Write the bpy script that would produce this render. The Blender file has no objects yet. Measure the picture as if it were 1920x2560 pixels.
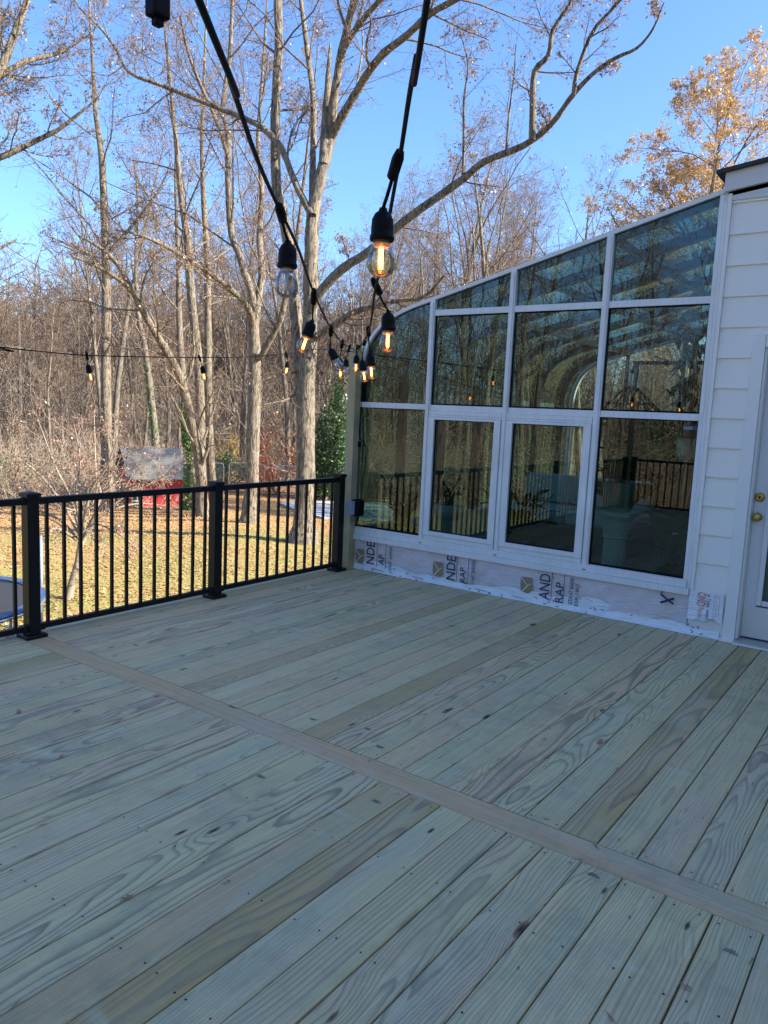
import bpy, bmesh, math, random
import numpy as np
from mathutils import Vector, Matrix

scene = bpy.context.scene
R = math.radians
# ------------------------------------------------------------------ camera
CAM = np.array([-5.710, 0.0, 1.5])
YAW, PITCH, ROLL, FPX = R(35.884), R(7.421), R(2.557), 1898.1        # photo is 1920 x 2560
_F = np.array([math.cos(YAW)*math.cos(PITCH), math.sin(YAW)*math.cos(PITCH), -math.sin(PITCH)])
_R = np.array([math.sin(YAW), -math.cos(YAW), 0.0])
_U = np.cross(_R, _F)
CR = _R*math.cos(ROLL) + _U*math.sin(ROLL)
CU = -_R*math.sin(ROLL) + _U*math.cos(ROLL)
CF = _F
cam = bpy.data.cameras.new('camera')
cam.sensor_fit = 'VERTICAL'; cam.sensor_height = 36.0; cam.lens = FPX/2560*36.0
cam.clip_start = 0.05; cam.clip_end = 1500
cam_ob = bpy.data.objects.new('camera', cam)
scene.collection.objects.link(cam_ob)
cam_ob.matrix_world = Matrix(((CR[0], CU[0], -CF[0], CAM[0]), (CR[1], CU[1], -CF[1], CAM[1]),
                              (CR[2], CU[2], -CF[2], CAM[2]), (0, 0, 0, 1)))
scene.camera = cam_ob
# ------------------------------------------------------------------ sky, sun, exposure
SUN_EL = R(32)
SUN_AZ = math.atan2(0.40, -0.92)             # from +Y clockwise towards +X
world = bpy.data.worlds.new('World'); scene.world = world; world.use_nodes = True
wn = world.node_tree.nodes; wl = world.node_tree.links
sky = wn.new('ShaderNodeTexSky'); sky.sky_type = 'NISHITA'; sky.sun_disc = False
sky.sun_elevation = SUN_EL; sky.sun_rotation = SUN_AZ
sky.altitude = 100; sky.air_density = 0.9; sky.dust_density = 1.3; sky.ozone_density = 8.0
bg = wn['Background']; bg.inputs['Strength'].default_value = 0.15
wl.new(sky.outputs[0], bg.inputs['Color'])
sl = bpy.data.lights.new('sun', 'SUN'); sl.energy = 5.0; sl.angle = R(0.53); sl.color = (1.0, 0.91, 0.78)
so = bpy.data.objects.new('sun', sl); scene.collection.objects.link(so)
sdir = Vector((math.sin(SUN_AZ)*math.cos(SUN_EL), math.cos(SUN_AZ)*math.cos(SUN_EL), math.sin(SUN_EL)))
so.rotation_euler = sdir.to_track_quat('Z', 'Y').to_euler(); so.location = (20, -30, 40)
vs = scene.view_settings
vs.view_transform = 'Standard'; vs.look = 'None'; vs.gamma = 1; vs.exposure = 1.4; vs.use_curve_mapping = False
scene.cycles.use_denoising = True; scene.cycles.denoising_prefilter = 'NONE'
scene.cycles.max_bounces = 10; scene.cycles.transparent_max_bounces = 24
scene.cycles.glossy_bounces = 5; scene.cycles.transmission_bounces = 6; scene.cycles.diffuse_bounces = 4
scene.cycles.caustics_reflective = False; scene.cycles.caustics_refractive = False

# ------------------------------------------------------------------ helpers
COL = scene.collection
def at(px, py, dist):
    """point on the sight line of photo pixel (px, py), dist metres away horizontally"""
    d = CF*FPX + CR*(px-960) - CU*(py-1280)
    return CAM + d*(dist/math.hypot(d[0], d[1]))

def tag(o, label=None, cat=None, group=None, kind=None):
    if label: o['label'] = label
    if cat: o['category'] = cat
    if group: o['group'] = group
    if kind: o['kind'] = kind
    return o

def empty(name, loc=(0, 0, 0), rz=0.0):
    o = bpy.data.objects.new(name, None); COL.objects.link(o)
    o.location = loc; o.rotation_euler = (0, 0, rz); o.empty_display_size = 0.1
    return o

def link(name, me, parent=None, loc=None, rot=None):
    o = bpy.data.objects.new(name, me); COL.objects.link(o)
    if parent is not None: o.parent = parent
    if loc is not None: o.location = loc
    if rot is not None: o.rotation_euler = rot
    return o

class MB:
    """collects simple shapes into one mesh"""
    def __init__(s): s.v = []; s.f = []; s.m = []
    def add(s, vs_, fs, mi=0):
        b = len(s.v); s.v.extend([tuple(map(float, p)) for p in vs_])
        s.f.extend([tuple(i+b for i in f) for f in fs]); s.m.extend([mi]*len(fs)); return s
    def box(s, a, b, mi=0, ch=0.0):
        x0, y0, z0 = [min(a[i], b[i]) for i in range(3)]; x1, y1, z1 = [max(a[i], b[i]) for i in range(3)]
        if ch <= 0:
            s.add([(x0,y0,z0),(x1,y0,z0),(x1,y1,z0),(x0,y1,z0),(x0,y0,z1),(x1,y0,z1),(x1,y1,z1),(x0,y1,z1)],
                  [(0,3,2,1),(4,5,6,7),(0,1,5,4),(1,2,6,5),(2,3,7,6),(3,0,4,7)], mi)
        else:
            bm = bmesh.new(); bmesh.ops.create_cube(bm, size=1.0)
            for v in bm.verts: v.co = Vector(((x0+x1)/2+v.co.x*(x1-x0), (y0+y1)/2+v.co.y*(y1-y0), (z0+z1)/2+v.co.z*(z1-z0)))
            bmesh.ops.bevel(bm, geom=bm.edges[:], offset=ch, segments=2, affect='EDGES', profile=0.5)
            bm.verts.index_update()
            s.add([v.co[:] for v in bm.verts], [[v.index for v in f.verts] for f in bm.faces], mi); bm.free()
        return s
    def prism(s, pts, ax, a, b, mi=0):
        """polygon pts (2D in the other two axes, in axis order) extruded along axis ax from a to b"""
        n = len(pts)
        def p3(p, t):
            q = [0, 0, 0]; o = [i for i in range(3) if i != ax]; q[o[0]] = p[0]; q[o[1]] = p[1]; q[ax] = t; return q
        vs_ = [p3(p, a) for p in pts] + [p3(p, b) for p in pts]
        fs = [tuple(range(n)), tuple(range(2*n-1, n-1, -1))] + [(i, (i+1) % n, n+(i+1) % n, n+i) for i in range(n)]
        return s.add(vs_, fs, mi)
    def lathe(s, prof, c=(0, 0, 0), n=16, mi=0, mat=None, cap=True):
        """prof: list of (r, z)"""
        vs_ = []; fs = []
        for r, z in prof:
            for k in range(n):
                a = 2*math.pi*k/n; p = Vector((r*math.cos(a), r*math.sin(a), z))
                if mat is not None: p = mat @ p
                vs_.append((p.x+c[0], p.y+c[1], p.z+c[2]))
        for i in range(len(prof)-1):
            for k in range(n): fs.append((i*n+k, i*n+(k+1) % n, (i+1)*n+(k+1) % n, (i+1)*n+k))
        if cap and prof[0][0] > 1e-6: fs.append(tuple(range(n-1, -1, -1)))
        if cap and prof[-1][0] > 1e-6: fs.append(tuple((len(prof)-1)*n+k for k in range(n)))
        return s.add(vs_, fs, mi)
    def tube(s, pts, rad, n=6, mi=0, cap=True):
        pts = [Vector(p) for p in pts]
        if not hasattr(rad, '__len__'): rad = [rad]*len(pts)
        vs_ = []; fs = []; up = None
        for i, p in enumerate(pts):
            t = (pts[min(i+1, len(pts)-1)]-pts[max(i-1, 0)]).normalized()
            if up is None: up = t.orthogonal().normalized()
            up = (up-t*up.dot(t)).normalized(); w = t.cross(up)
            for k in range(n):
                a = 2*math.pi*k/n; vs_.append(p+(up*math.cos(a)+w*math.sin(a))*rad[i])
        for i in range(len(pts)-1):
            for k in range(n): fs.append((i*n+k, i*n+(k+1) % n, (i+1)*n+(k+1) % n, (i+1)*n+k))
        if cap: fs.append(tuple(range(n-1, -1, -1))); fs.append(tuple((len(pts)-1)*n+k for k in range(n)))
        return s.add(vs_, fs, mi)
    def mesh(s, name, mats, smooth=False):
        me = bpy.data.meshes.new(name); me.from_pydata(s.v, [], s.f)
        if not isinstance(mats, (list, tuple)): mats = [mats]
        for m in mats: me.materials.append(m)
        if len(mats) > 1: me.polygons.foreach_set('material_index', s.m)
        bm = bmesh.new(); bm.from_mesh(me); bmesh.ops.recalc_face_normals(bm, faces=bm.faces[:]); bm.to_mesh(me); bm.free()
        if smooth: me.polygons.foreach_set('use_smooth', [True]*len(me.polygons))
        me.update(); return me
    def build(s, name, mats, parent=None, smooth=False, loc=None, rot=None):
        return link(name, s.mesh(name, mats, smooth), parent, loc, rot)

def catmull(pts, n=6):
    P = [np.array(p, float) for p in pts]; P = [2*P[0]-P[1]] + P + [2*P[-1]-P[-2]]; out = []
    for i in range(1, len(P)-2):
        for k in range(n):
            t = k/n; a, b, c, d = P[i-1], P[i], P[i+1], P[i+2]
            out.append(0.5*((2*b)+(-a+c)*t+(2*a-5*b+4*c-d)*t*t+(-a+3*b-3*c+d)*t**3))
    out.append(P[-2]); return out

def mesh_np(name, V, Q, mats, midx=None, smooth=False):
    """fast mesh from numpy verts and an (n, k) face array"""
    me = bpy.data.meshes.new(name); k = Q.shape[1]
    me.vertices.add(len(V)); me.vertices.foreach_set('co', V.astype(np.float32).ravel())
    me.loops.add(Q.size); me.loops.foreach_set('vertex_index', Q.astype(np.int32).ravel())
    me.polygons.add(len(Q)); me.polygons.foreach_set('loop_start', np.arange(0, Q.size, k, dtype=np.int32))
    me.polygons.foreach_set('loop_total', np.full(len(Q), k, dtype=np.int32))
    for m in (mats if isinstance(mats, (list, tuple)) else [mats]): me.materials.append(m)
    if midx is not None: me.polygons.foreach_set('material_index', np.asarray(midx, dtype=np.int32))
    if smooth: me.polygons.foreach_set('use_smooth', np.ones(len(Q), dtype=bool))
    me.update(calc_edges=True); return me

# ------------------------------------------------------------------ materials
class NT:
    def __init__(s, name):
        s.m = bpy.data.materials.new(name); s.m.use_nodes = True; s.t = s.m.node_tree; s.t.nodes.clear()
        s.out = s.t.nodes.new('ShaderNodeOutputMaterial')
    def n(s, typ, ins=None, out=0, **props):
        nd = s.t.nodes.new('ShaderNode'+typ)
        for k, v in props.items(): setattr(nd, k, v)
        for k, v in (ins or {}).items():
            sock = nd.inputs[k]
            if isinstance(v, bpy.types.NodeSocket): s.t.links.new(v, sock)
            else:
                if sock.type == 'RGBA' and len(v) == 3: v = (*v, 1)
                sock.default_value = v
        return nd.outputs[out]
    def math(s, op, a, b=None, c=None, clamp=False):
        ins = {0: a}
        if b is not None: ins[1] = b
        if c is not None: ins[2] = c
        return s.n('Math', ins, operation=op, use_clamp=clamp)
    def mix(s, f, a, b, blend='MIX'):
        nd = s.t.nodes.new('ShaderNodeMix'); nd.data_type = 'RGBA'; nd.blend_type = blend
        for sock, v in ((nd.inputs[0], f), (nd.inputs[6], a), (nd.inputs[7], b)):
            if isinstance(v, bpy.types.NodeSocket): s.t.links.new(v, sock)
            else: sock.default_value = (*v, 1) if hasattr(v, '__len__') and len(v) == 3 else v
        return nd.outputs[2]
    def ramp(s, fac, stops, interp='LINEAR'):
        nd = s.t.nodes.new('ShaderNodeValToRGB'); cr = nd.color_ramp; cr.interpolation = interp
        while len(cr.elements) < len(stops): cr.elements.new(0.5)
        for e, (p, c) in zip(cr.elements, stops):
            e.position = p; e.color = (*c, 1) if hasattr(c, '__len__') else (c, c, c, 1)
        s.t.links.new(fac, nd.inputs[0]); return nd.outputs[0]
    def noise(s, vec, scale, detail=3, rough=0.55, dist=0.0, dim='3D', w=None, out=0):
        ins = {'Scale': scale, 'Detail': detail, 'Roughness': rough, 'Distortion': dist}
        if vec is not None: ins['Vector'] = vec
        if w is not None: ins['W'] = w
        return s.n('TexNoise', ins, out=out, noise_dimensions=dim)
    def mapping(s, vec, sc=(1, 1, 1), loc=(0, 0, 0)):
        return s.n('Mapping', {'Vector': vec, 'Scale': sc, 'Location': loc})
    def obj(s): return s.n('TexCoord', out=3)
    def rnd(s): return s.n('ObjectInfo', out=5)
    def bump(s, h, strength=0.3, dist=0.01, nrm=None):
        ins = {'Height': h, 'Strength': strength, 'Distance': dist}
        if nrm is not None: ins['Normal'] = nrm
        return s.n('Bump', ins)
    def done(s, color, rough=0.6, metal=0.0, normal=None, spec=None, **extra):
        ins = {'Base Color': color, 'Roughness': rough, 'Metallic': metal}
        if normal is not None: ins['Normal'] = normal
        if spec is not None: ins['Specular IOR Level'] = spec
        ins.update(extra)
        sh = s.n('BsdfPrincipled', ins); s.t.links.new(sh, s.out.inputs[0]); return s.m

def simple(name, col, rough=0.6, metal=0.0, var=0.12, scale=8.0, bump=0.0, spec=None):
    t = NT(name); o = t.obj()
    n = t.noise(o, scale, 4)
    dark = tuple(c*(1-var) for c in col); lite = tuple(min(1, c*(1+var)) for c in col)
    c = t.mix(n, dark, lite)
    nrm = t.bump(t.noise(o, scale*6, 3), bump, 0.004) if bump else None
    return t.done(c, rough, metal, nrm, spec)

M = {}
M['black_metal'] = simple('black_metal', (0.005, 0.005, 0.006), 0.42, 0.0, 0.2, 20, spec=0.28)
M['black_plastic'] = simple('black_plastic', (0.004, 0.004, 0.005), 0.6, 0.0, 0.2, 30, spec=0.12)
M['grey_plastic'] = simple('grey_plastic', (0.30, 0.34, 0.38), 0.5, 0.0, 0.1, 20)
M['brass'] = simple('brass', (0.55, 0.36, 0.10), 0.36, 0.75, 0.2, 15)
M['rafter'] = simple('rafter_aluminium', (0.06, 0.058, 0.055), 0.5, 0.0, 0.15, 6)
M['roof_dark'] = simple('roof_shingle_dark', (0.035, 0.033, 0.036), 0.85, 0.0, 0.35, 20, 0.5)
M['steel'] = simple('galvanised_steel', (0.55, 0.56, 0.57), 0.4, 0.8, 0.12, 10)
M['concrete'] = simple('concrete', (0.42, 0.43, 0.44), 0.85, 0.0, 0.15, 3, 0.3)
M['terracotta_dark'] = simple('dark_plastic_pot', (0.02, 0.018, 0.02), 0.6, 0.0, 0.2, 9)
M['pot_beige'] = simple('beige_pot', (0.50, 0.48, 0.38), 0.7, 0.0, 0.12, 9, 0.2)
M['plaster'] = simple('white_plaster', (0.78, 0.79, 0.75), 0.7, 0.0, 0.08, 7, 0.15)
M['sofa'] = simple('white_cushion_fabric', (0.72, 0.74, 0.75), 0.9, 0.0, 0.08, 14, 0.3)
M['wicker'] = simple('dark_wicker', (0.05, 0.032, 0.022), 0.7, 0.0, 0.4, 40, 0.5)
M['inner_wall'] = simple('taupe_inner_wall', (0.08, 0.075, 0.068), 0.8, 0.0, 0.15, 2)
M['rope'] = simple('cotton_rope', (0.55, 0.50, 0.40), 0.9, 0.0, 0.1, 30, 0.3)
M['navy_print'] = simple('navy_print', (0.018, 0.022, 0.075), 0.6, 0.0, 0.1, 20)
M['red_print'] = simple('red_print', (0.62, 0.14, 0.12), 0.6, 0.0, 0.2, 40)
M['gold_print'] = simple('gold_print', (0.30, 0.205, 0.10), 0.6, 0.0, 0.1, 20)
M['white_print'] = simple('white_print', (0.72, 0.72, 0.76), 0.6, 0.0, 0.05, 20)
M['tarp_blue'] = simple('blue_pad_vinyl', (0.05, 0.09, 0.19), 0.6, 0.0, 0.5, 5)
M['mat_black'] = simple('trampoline_mesh', (0.03, 0.032, 0.035), 0.75, 0.0, 0.3, 30)
M['dark_screen'] = simple('dark_slat', (0.012, 0.016, 0.015), 0.4, 0.0, 0.3, 12)
M['rug'] = simple('terracotta_rug', (0.30, 0.12, 0.09), 0.9, 0.0, 0.3, 9)
M['sticker'] = simple('sticker_blue', (0.10, 0.22, 0.32), 0.4, 0.0, 0.15, 60)
M['sticker_dark'] = simple('sticker_navy', (0.012, 0.04, 0.10), 0.4, 0.0, 0.1, 60)

def m_frame():
    t = NT('white_aluminium'); o = t.obj()
    n = t.noise(o, 3.0, 5, 0.6); st = t.noise(t.mapping(o, (14, 14, 1.2)), 4, 4)
    c = t.mix(t.ramp(t.math('MULTIPLY', n, st), [(0.12, 0.0), (0.45, 1.0)]), (0.66, 0.645, 0.61), (0.80, 0.79, 0.765))
    return t.done(c, 0.42, 0.0, t.bump(t.noise(o, 60, 2), 0.08, 0.002))
M['frame'] = m_frame()

def m_siding(name, col, scale=90.0):
    t = NT(name); o = t.obj()
    n = t.noise(o, 1.6, 5, 0.6)
    c = t.mix(n, tuple(x*0.93 for x in col), tuple(min(1, x*1.04) for x in col))
    drip = t.noise(t.mapping(o, (6, 9, 0.8)), 3, 4); c = t.mix(t.ramp(drip, [(0.62, 0.0), (0.8, 0.25)]), c, tuple(x*0.78 for x in col))
    b = t.noise(t.mapping(o, (6, 1.2, 14)), scale/6, 3)
    return t.done(c, 0.5, 0.0, t.bump(b, 0.12, 0.003))
M['siding'] = m_siding('vinyl_siding', (0.83, 0.78, 0.69))
M['trim'] = m_siding('painted_trim', (0.80, 0.765, 0.70), 40)
M['fascia'] = m_siding('fascia_metal', (0.62, 0.59, 0.56), 30)
M['door'] = m_siding('door_paint', (0.72, 0.70, 0.67), 30)
M['kick'] = m_siding('door_lower_panel', (0.72, 0.67, 0.57), 30)

def m_glass(name, tint, refl, rough=0.0, fk=0.9):
    """thin coated pane: tinted straight transmission plus a mirror coat"""
    t = NT(name); lw = t.n('LayerWeight', {'Blend': 0.32}, out=0)
    f = t.math('ADD', t.math('MULTIPLY', lw, fk), refl, clamp=True)
    tr = t.n('BsdfTransparent', {'Color': tint}); gl = t.n('BsdfGlossy', {'Color': (0.92, 0.95, 0.93), 'Roughness': rough})
    mx = t.n('MixShader', {0: f, 1: tr, 2: gl}); t.t.links.new(mx, t.out.inputs[0]); return t.m
M['glass'] = m_glass('tinted_glass', (0.58, 0.69, 0.65), 0.035, fk=0.6)
M['roof_glass'] = m_glass('roof_glass', (0.55, 0.62, 0.59), 0.02, fk=0.25)
M['clear_glass'] = m_glass('bulb_glass', (0.90, 0.90, 0.90), 0.08)

def m_deck(name, stops, amount=1.0, late=(0.24, 0.19, 0.12)):
    """treated softwood: growth rings cut by the board, knots, green and pink blotches"""
    t = NT(name); o = t.obj(); rn = t.rnd()
    off = t.n('CombineXYZ', {0: t.math('MULTIPLY', rn, 371.0), 1: t.math('MULTIPLY', rn, 53.0), 2: t.math('MULTIPLY', rn, 17.0)})
    p = t.n('VectorMath', {0: o, 1: off}, operation='ADD')
    sep = t.t.nodes.new('ShaderNodeSeparateXYZ'); t.t.links.new(o, sep.inputs[0]); y = sep.outputs[1]
    r2 = t.math('FRACT', t.math('MULTIPLY', rn, 77.7)); r3 = t.math('FRACT', t.math('MULTIPLY', rn, 913.3)); r4 = t.math('FRACT', t.math('MULTIPLY', rn, 331.1))
    w1 = t.noise(t.mapping(p, (0.55, 1.0, 1)), 1.0, 2, 0.5)
    w2 = t.noise(t.mapping(p, (0.75, 3.0, 1), (5, 9, 3)), 1.0, 2, 0.5)
    w3 = t.noise(t.mapping(p, (5.0, 26.0, 1), (1, 4, 8)), 1.0, 3, 0.55)
    yy = t.math('ADD', t.math('ADD', y, t.math('MULTIPLY', t.math('SUBTRACT', w1, 0.5), 0.16)), t.math('MULTIPLY', t.math('SUBTRACT', r2, 0.5), 0.12))
    zz = t.math('ADD', t.math('MULTIPLY', t.math('SUBTRACT', w2, 0.5), t.math('ADD', 0.05, t.math('MULTIPLY', r4, 0.20))), t.math('MULTIPLY', t.math('SUBTRACT', r3, 0.35), 0.22))
    rr = t.math('SQRT', t.math('ADD', t.math('POWER', t.math('ABSOLUTE', yy), 2.0), t.math('POWER', t.math('ABSOLUTE', zz), 2.0)))
    rr = t.math('ADD', rr, t.math('MULTIPLY', w3, 0.007))
    # knots bend the rings and show as dark ovals
    kv = t.t.nodes.new('ShaderNodeTexVoronoi'); kv.voronoi_dimensions = '2D'; kv.inputs['Scale'].default_value = 1.0
    kv.inputs['Randomness'].default_value = 0.9
    t.t.links.new(t.mapping(p, (1.55, 5.2, 1)), kv.inputs['Vector'])
    ksep = t.t.nodes.new('ShaderNodeSeparateColor'); t.t.links.new(kv.outputs['Color'], ksep.inputs[0])
    kon = t.math('GREATER_THAN', ksep.outputs[0], 0.86)
    kd = t.math('ADD', kv.outputs['Distance'], t.math('MULTIPLY', t.math('SUBTRACT', t.noise(t.mapping(p, (9, 30, 1)), 1.0, 3), 0.5), 0.07))
    rr = t.math('ADD', rr, t.math('MULTIPLY', t.math('MULTIPLY', kon, t.math('SUBTRACT', 1.0, t.math('MULTIPLY', kd, 3.2), clamp=True)), 0.03))
    fr = t.math('MULTIPLY', rr, t.math('ADD', 62.0, t.math('MULTIPLY', r4, 55.0)))
    ring = t.math('FRACT', fr)
    lat = t.ramp(ring, [(0.0, 0.0), (0.50, 0.06), (0.80, 0.85), (0.90, 1.0), (0.96, 0.25), (1.0, 0.0)])
    fine = t.noise(t.mapping(p, (3.0, 190.0, 1)), 1.0, 3, 0.6)
    base = t.ramp(r2, stops)
    b1 = t.noise(t.mapping(p, (1.1, 4.5, 1), (31, 2, 0)), 1.0, 3, 0.6)
    base = t.mix(t.ramp(b1, [(0.50, 0.0), (0.76, 0.60)]), base, (0.40, 0.52, 0.36))
    b2 = t.noise(t.mapping(p, (1.0, 3.5, 1), (11, 22, 0)), 1.0, 3, 0.6)
    base = t.mix(t.ramp(b2, [(0.44, 0.0), (0.72, 0.70)]), base, (0.66, 0.46, 0.31))
    am = t.math('MULTIPLY', t.math('ADD', 0.10, t.math('MULTIPLY', t.math('MULTIPLY', r3, w1), 1.45)), amount)
    c = t.mix(t.math('MULTIPLY', lat, am, clamp=True), base, late)
    c = t.mix(t.ramp(fine, [(0.35, 0.38), (0.65, 0.0)]), c, (0.22, 0.21, 0.14))
    ink = t.noise(t.mapping(p, (2.3, 8.0, 1), (3, 7, 1)), 2.0, 4, 0.6)
    c = t.mix(t.ramp(ink, [(0.66, 0.0), (0.80, 0.35)]), c, (0.20, 0.165, 0.13))
    kn = t.math('MULTIPLY', kon, t.math('SUBTRACT', 1.0, t.math('MULTIPLY', kd, t.math('ADD', 8.0, t.math('MULTIPLY', ksep.outputs[1], 26.0))), clamp=True))
    pos = t.n('NewGeometry', out=0)
    dirt = t.noise(pos, 1.1, 5, 0.65); grime = t.noise(pos, 7.0, 4, 0.7)
    c = t.mix(t.ramp(t.math('MULTIPLY', dirt, grime), [(0.24, 0.0), (0.42, 0.40)]), c, (0.20, 0.185, 0.13))
    scuff = t.noise(t.mapping(pos, (3.0, 0.7, 1)), 3.0, 3, 0.6)
    c = t.mix(t.ramp(scuff, [(0.64, 0.0), (0.78, 0.30)]), c, (0.60, 0.62, 0.52))
    c = t.mix(t.ramp(kn, [(0.0, 0.0), (0.12, 0.55), (0.45, 0.9)]), c, (0.13, 0.08, 0.05))
    c = t.mix(t.ramp(kn, [(0.55, 0.0), (0.75, 0.85)]), c, (0.03, 0.022, 0.018))
    h = t.math('ADD', t.math('MULTIPLY', lat, 0.5), t.math('MULTIPLY', fine, 0.6))
    return t.done(c, t.ramp(fine, [(0.3, 0.82), (0.7, 0.66)]), 0.0, t.bump(h, 0.32, 0.0016), spec=0.32)
M['deck'] = m_deck('treated_deck_board', [(0.0, (0.639, 0.543, 0.277)), (0.16, (0.720, 0.548, 0.277)), (0.30, (0.650, 0.564, 0.296)), (0.44, (0.720, 0.497, 0.253)), (0.56, (0.702, 0.569, 0.302)),
                                          (0.68, (0.720, 0.522, 0.264)), (0.78, (0.627, 0.522, 0.264)), (0.85, (0.516, 0.353, 0.133)), (0.92, (0.591, 0.410, 0.177)), (1.0, (0.720, 0.594, 0.324))])
M['deck_strip'] = m_deck('brown_treated_board', [(0.0, (0.63, 0.40, 0.20)), (1.0, (0.67, 0.43, 0.215))], 0.5, (0.24, 0.14, 0.085))
M['post_wood'] = m_deck('treated_post_wood', [(0.0, (0.46, 0.345, 0.155)), (1.0, (0.50, 0.375, 0.175))], 0.8, (0.22, 0.17, 0.09))

def m_bark(name, a, b, c2, sc=1.0):
    t = NT(name); o = t.obj()
    n1 = t.noise(t.mapping(o, (9*sc, 9*sc, 1.8*sc)), 2.2, 5, 0.65, 0.4); n2 = t.noise(o, 0.9*sc, 3); n3 = t.noise(t.mapping(o, (3*sc, 3*sc, 2*sc)), 3.0, 3)
    c = t.mix(t.ramp(n1, [(0.40, 0.0), (0.58, 1.0)]), a, b); c = t.mix(t.ramp(n2, [(0.45, 0.0), (0.7, 0.6)]), c, c2)
    c = t.mix(t.ramp(n3, [(0.60, 0.0), (0.72, 0.5)]), c, (0.36, 0.36, 0.29))
    return t.done(c, 0.9, 0.0, t.bump(n1, 0.9, 0.045*sc), spec=0.15)
M['bark'] = m_bark('grey_brown_bark', (0.055, 0.045, 0.034), (0.29, 0.24, 0.175), (0.215, 0.185, 0.145))
M['bark_far'] = m_bark('woodland_bark', (0.085, 0.07, 0.053), (0.25, 0.21, 0.16), (0.19, 0.168, 0.135), 0.6)
M['twig'] = simple('twig_bark', (0.155, 0.112, 0.080), 0.85, 0.0, 0.35, 1.5)
M['twig_pale'] = simple('pale_twig_bark', (0.33, 0.26, 0.19), 0.85, 0.0, 0.3, 2.5)

def m_leaf(name, stops, trans=0.35):
    t = NT(name); g = t.n('NewGeometry', out=8)
    c = t.ramp(g, stops)
    d = t.n('BsdfDiffuse', {'Color': c, 'Roughness': 0.8}); tr = t.n('BsdfTranslucent', {'Color': c})
    gl = t.n('BsdfGlossy', {'Color': (1, 1, 1), 'Roughness': 0.45})
    mx = t.n('MixShader', {0: trans, 1: d, 2: tr}); mx = t.n('MixShader', {0: 0.05, 1: mx, 2: gl})
    t.t.links.new(mx, t.out.inputs[0]); return t.m
M['leaf_tan'] = m_leaf('tan_autumn_leaf', [(0, (0.34, 0.20, 0.10)), (0.4, (0.46, 0.30, 0.16)), (0.75, (0.30, 0.17, 0.10)), (1, (0.55, 0.43, 0.27))])
M['leaf_gold'] = m_leaf('gold_autumn_leaf', [(0, (0.60, 0.38, 0.13)), (0.5, (0.72, 0.51, 0.22)), (1, (0.50, 0.29, 0.11))])
M['leaf_pink'] = m_leaf('dry_pinkish_leaf', [(0, (0.34, 0.17, 0.11)), (0.5, (0.46, 0.25, 0.16)), (1, (0.27, 0.12, 0.075))])
M['leaf_green'] = m_leaf('evergreen_leaf', [(0, (0.035, 0.085, 0.02)), (0.6, (0.07, 0.15, 0.035)), (1, (0.12, 0.20, 0.055))], 0.25)
M['leaf_ivy'] = m_leaf('ivy_leaf', [(0, (0.07, 0.19, 0.03)), (1, (0.14, 0.32, 0.055))], 0.25)
M['leaf_red'] = m_leaf('red_autumn_leaf', [(0, (0.55, 0.10, 0.035)), (1, (0.62, 0.22, 0.06))])
M['leaf_yellow'] = m_leaf('yellow_autumn_leaf', [(0, (0.62, 0.40, 0.05)), (1, (0.70, 0.52, 0.10))])
M['leaf_house'] = m_leaf('houseplant_leaf', [(0, (0.02, 0.06, 0.02)), (1, (0.06, 0.14, 0.04))], 0.2)
M['leaf_litter'] = m_leaf('fallen_leaf', [(0, (0.42, 0.23, 0.09)), (0.35, (0.54, 0.33, 0.14)), (0.6, (0.34, 0.18, 0.085)), (0.85, (0.62, 0.44, 0.21)), (1, (0.46, 0.24, 0.13))], 0.15)
M['leaf_brush'] = m_leaf('brush_leaf', [(0, (0.26, 0.16, 0.10)), (0.6, (0.36, 0.24, 0.15)), (1, (0.42, 0.30, 0.19))], 0.2)

def m_ground():
    t = NT('lawn_and_leaf_litter'); o = t.n('NewGeometry', out=0)
    big = t.noise(o, 0.10, 4, 0.6); mid = t.noise(o, 0.55, 4, 0.65); fine = t.noise(o, 9.0, 4, 0.7); spk = t.noise(o, 26.0, 2, 0.6)
    grass = t.mix(fine, (0.20, 0.22, 0.055), (0.42, 0.39, 0.14))
    leaf = t.mix(spk, (0.38, 0.225, 0.09), (0.62, 0.41, 0.19))
    # distance from the house: lawn near, leaf litter in the wood
    sep = t.t.nodes.new('ShaderNodeSeparateXYZ'); t.t.links.new(o, sep.inputs[0])
    far = t.math('SQRT', t.math('ADD', t.math('POWER', t.math('ABSOLUTE', t.math('ADD', sep.outputs[0], 5.7)), 2.0), t.math('POWER', t.math('ABSOLUTE', sep.outputs[1]), 2.0)))
    k = t.math('ADD', t.math('MULTIPLY', mid, 0.9), t.math('MULTIPLY', t.math('SUBTRACT', far, 18.0), 0.030))
    k = t.math('ADD', k, t.math('MULTIPLY', t.math('SUBTRACT', big, 0.5), 1.3))
    k = t.math('ADD', k, t.math('MULTIPLY', t.math('SUBTRACT', spk, 0.5), 0.7))
    c = t.mix(t.ramp(k, [(0.30, 0.10), (0.85, 1.0)]), grass, leaf)
    wood = t.mix(spk, (0.16, 0.095, 0.055), (0.34, 0.21, 0.12))
    c = t.mix(t.ramp(t.math('MULTIPLY', t.math('ADD', far, t.math('MULTIPLY', mid, 12)), 0.01), [(0.44, 0.0), (0.54, 1.0)]), c, wood)
    return t.done(c, 0.95, 0.0, t.bump(t.math('ADD', fine, spk), 0.8, 0.05), spec=0.1)
M['ground'] = m_ground()

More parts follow.
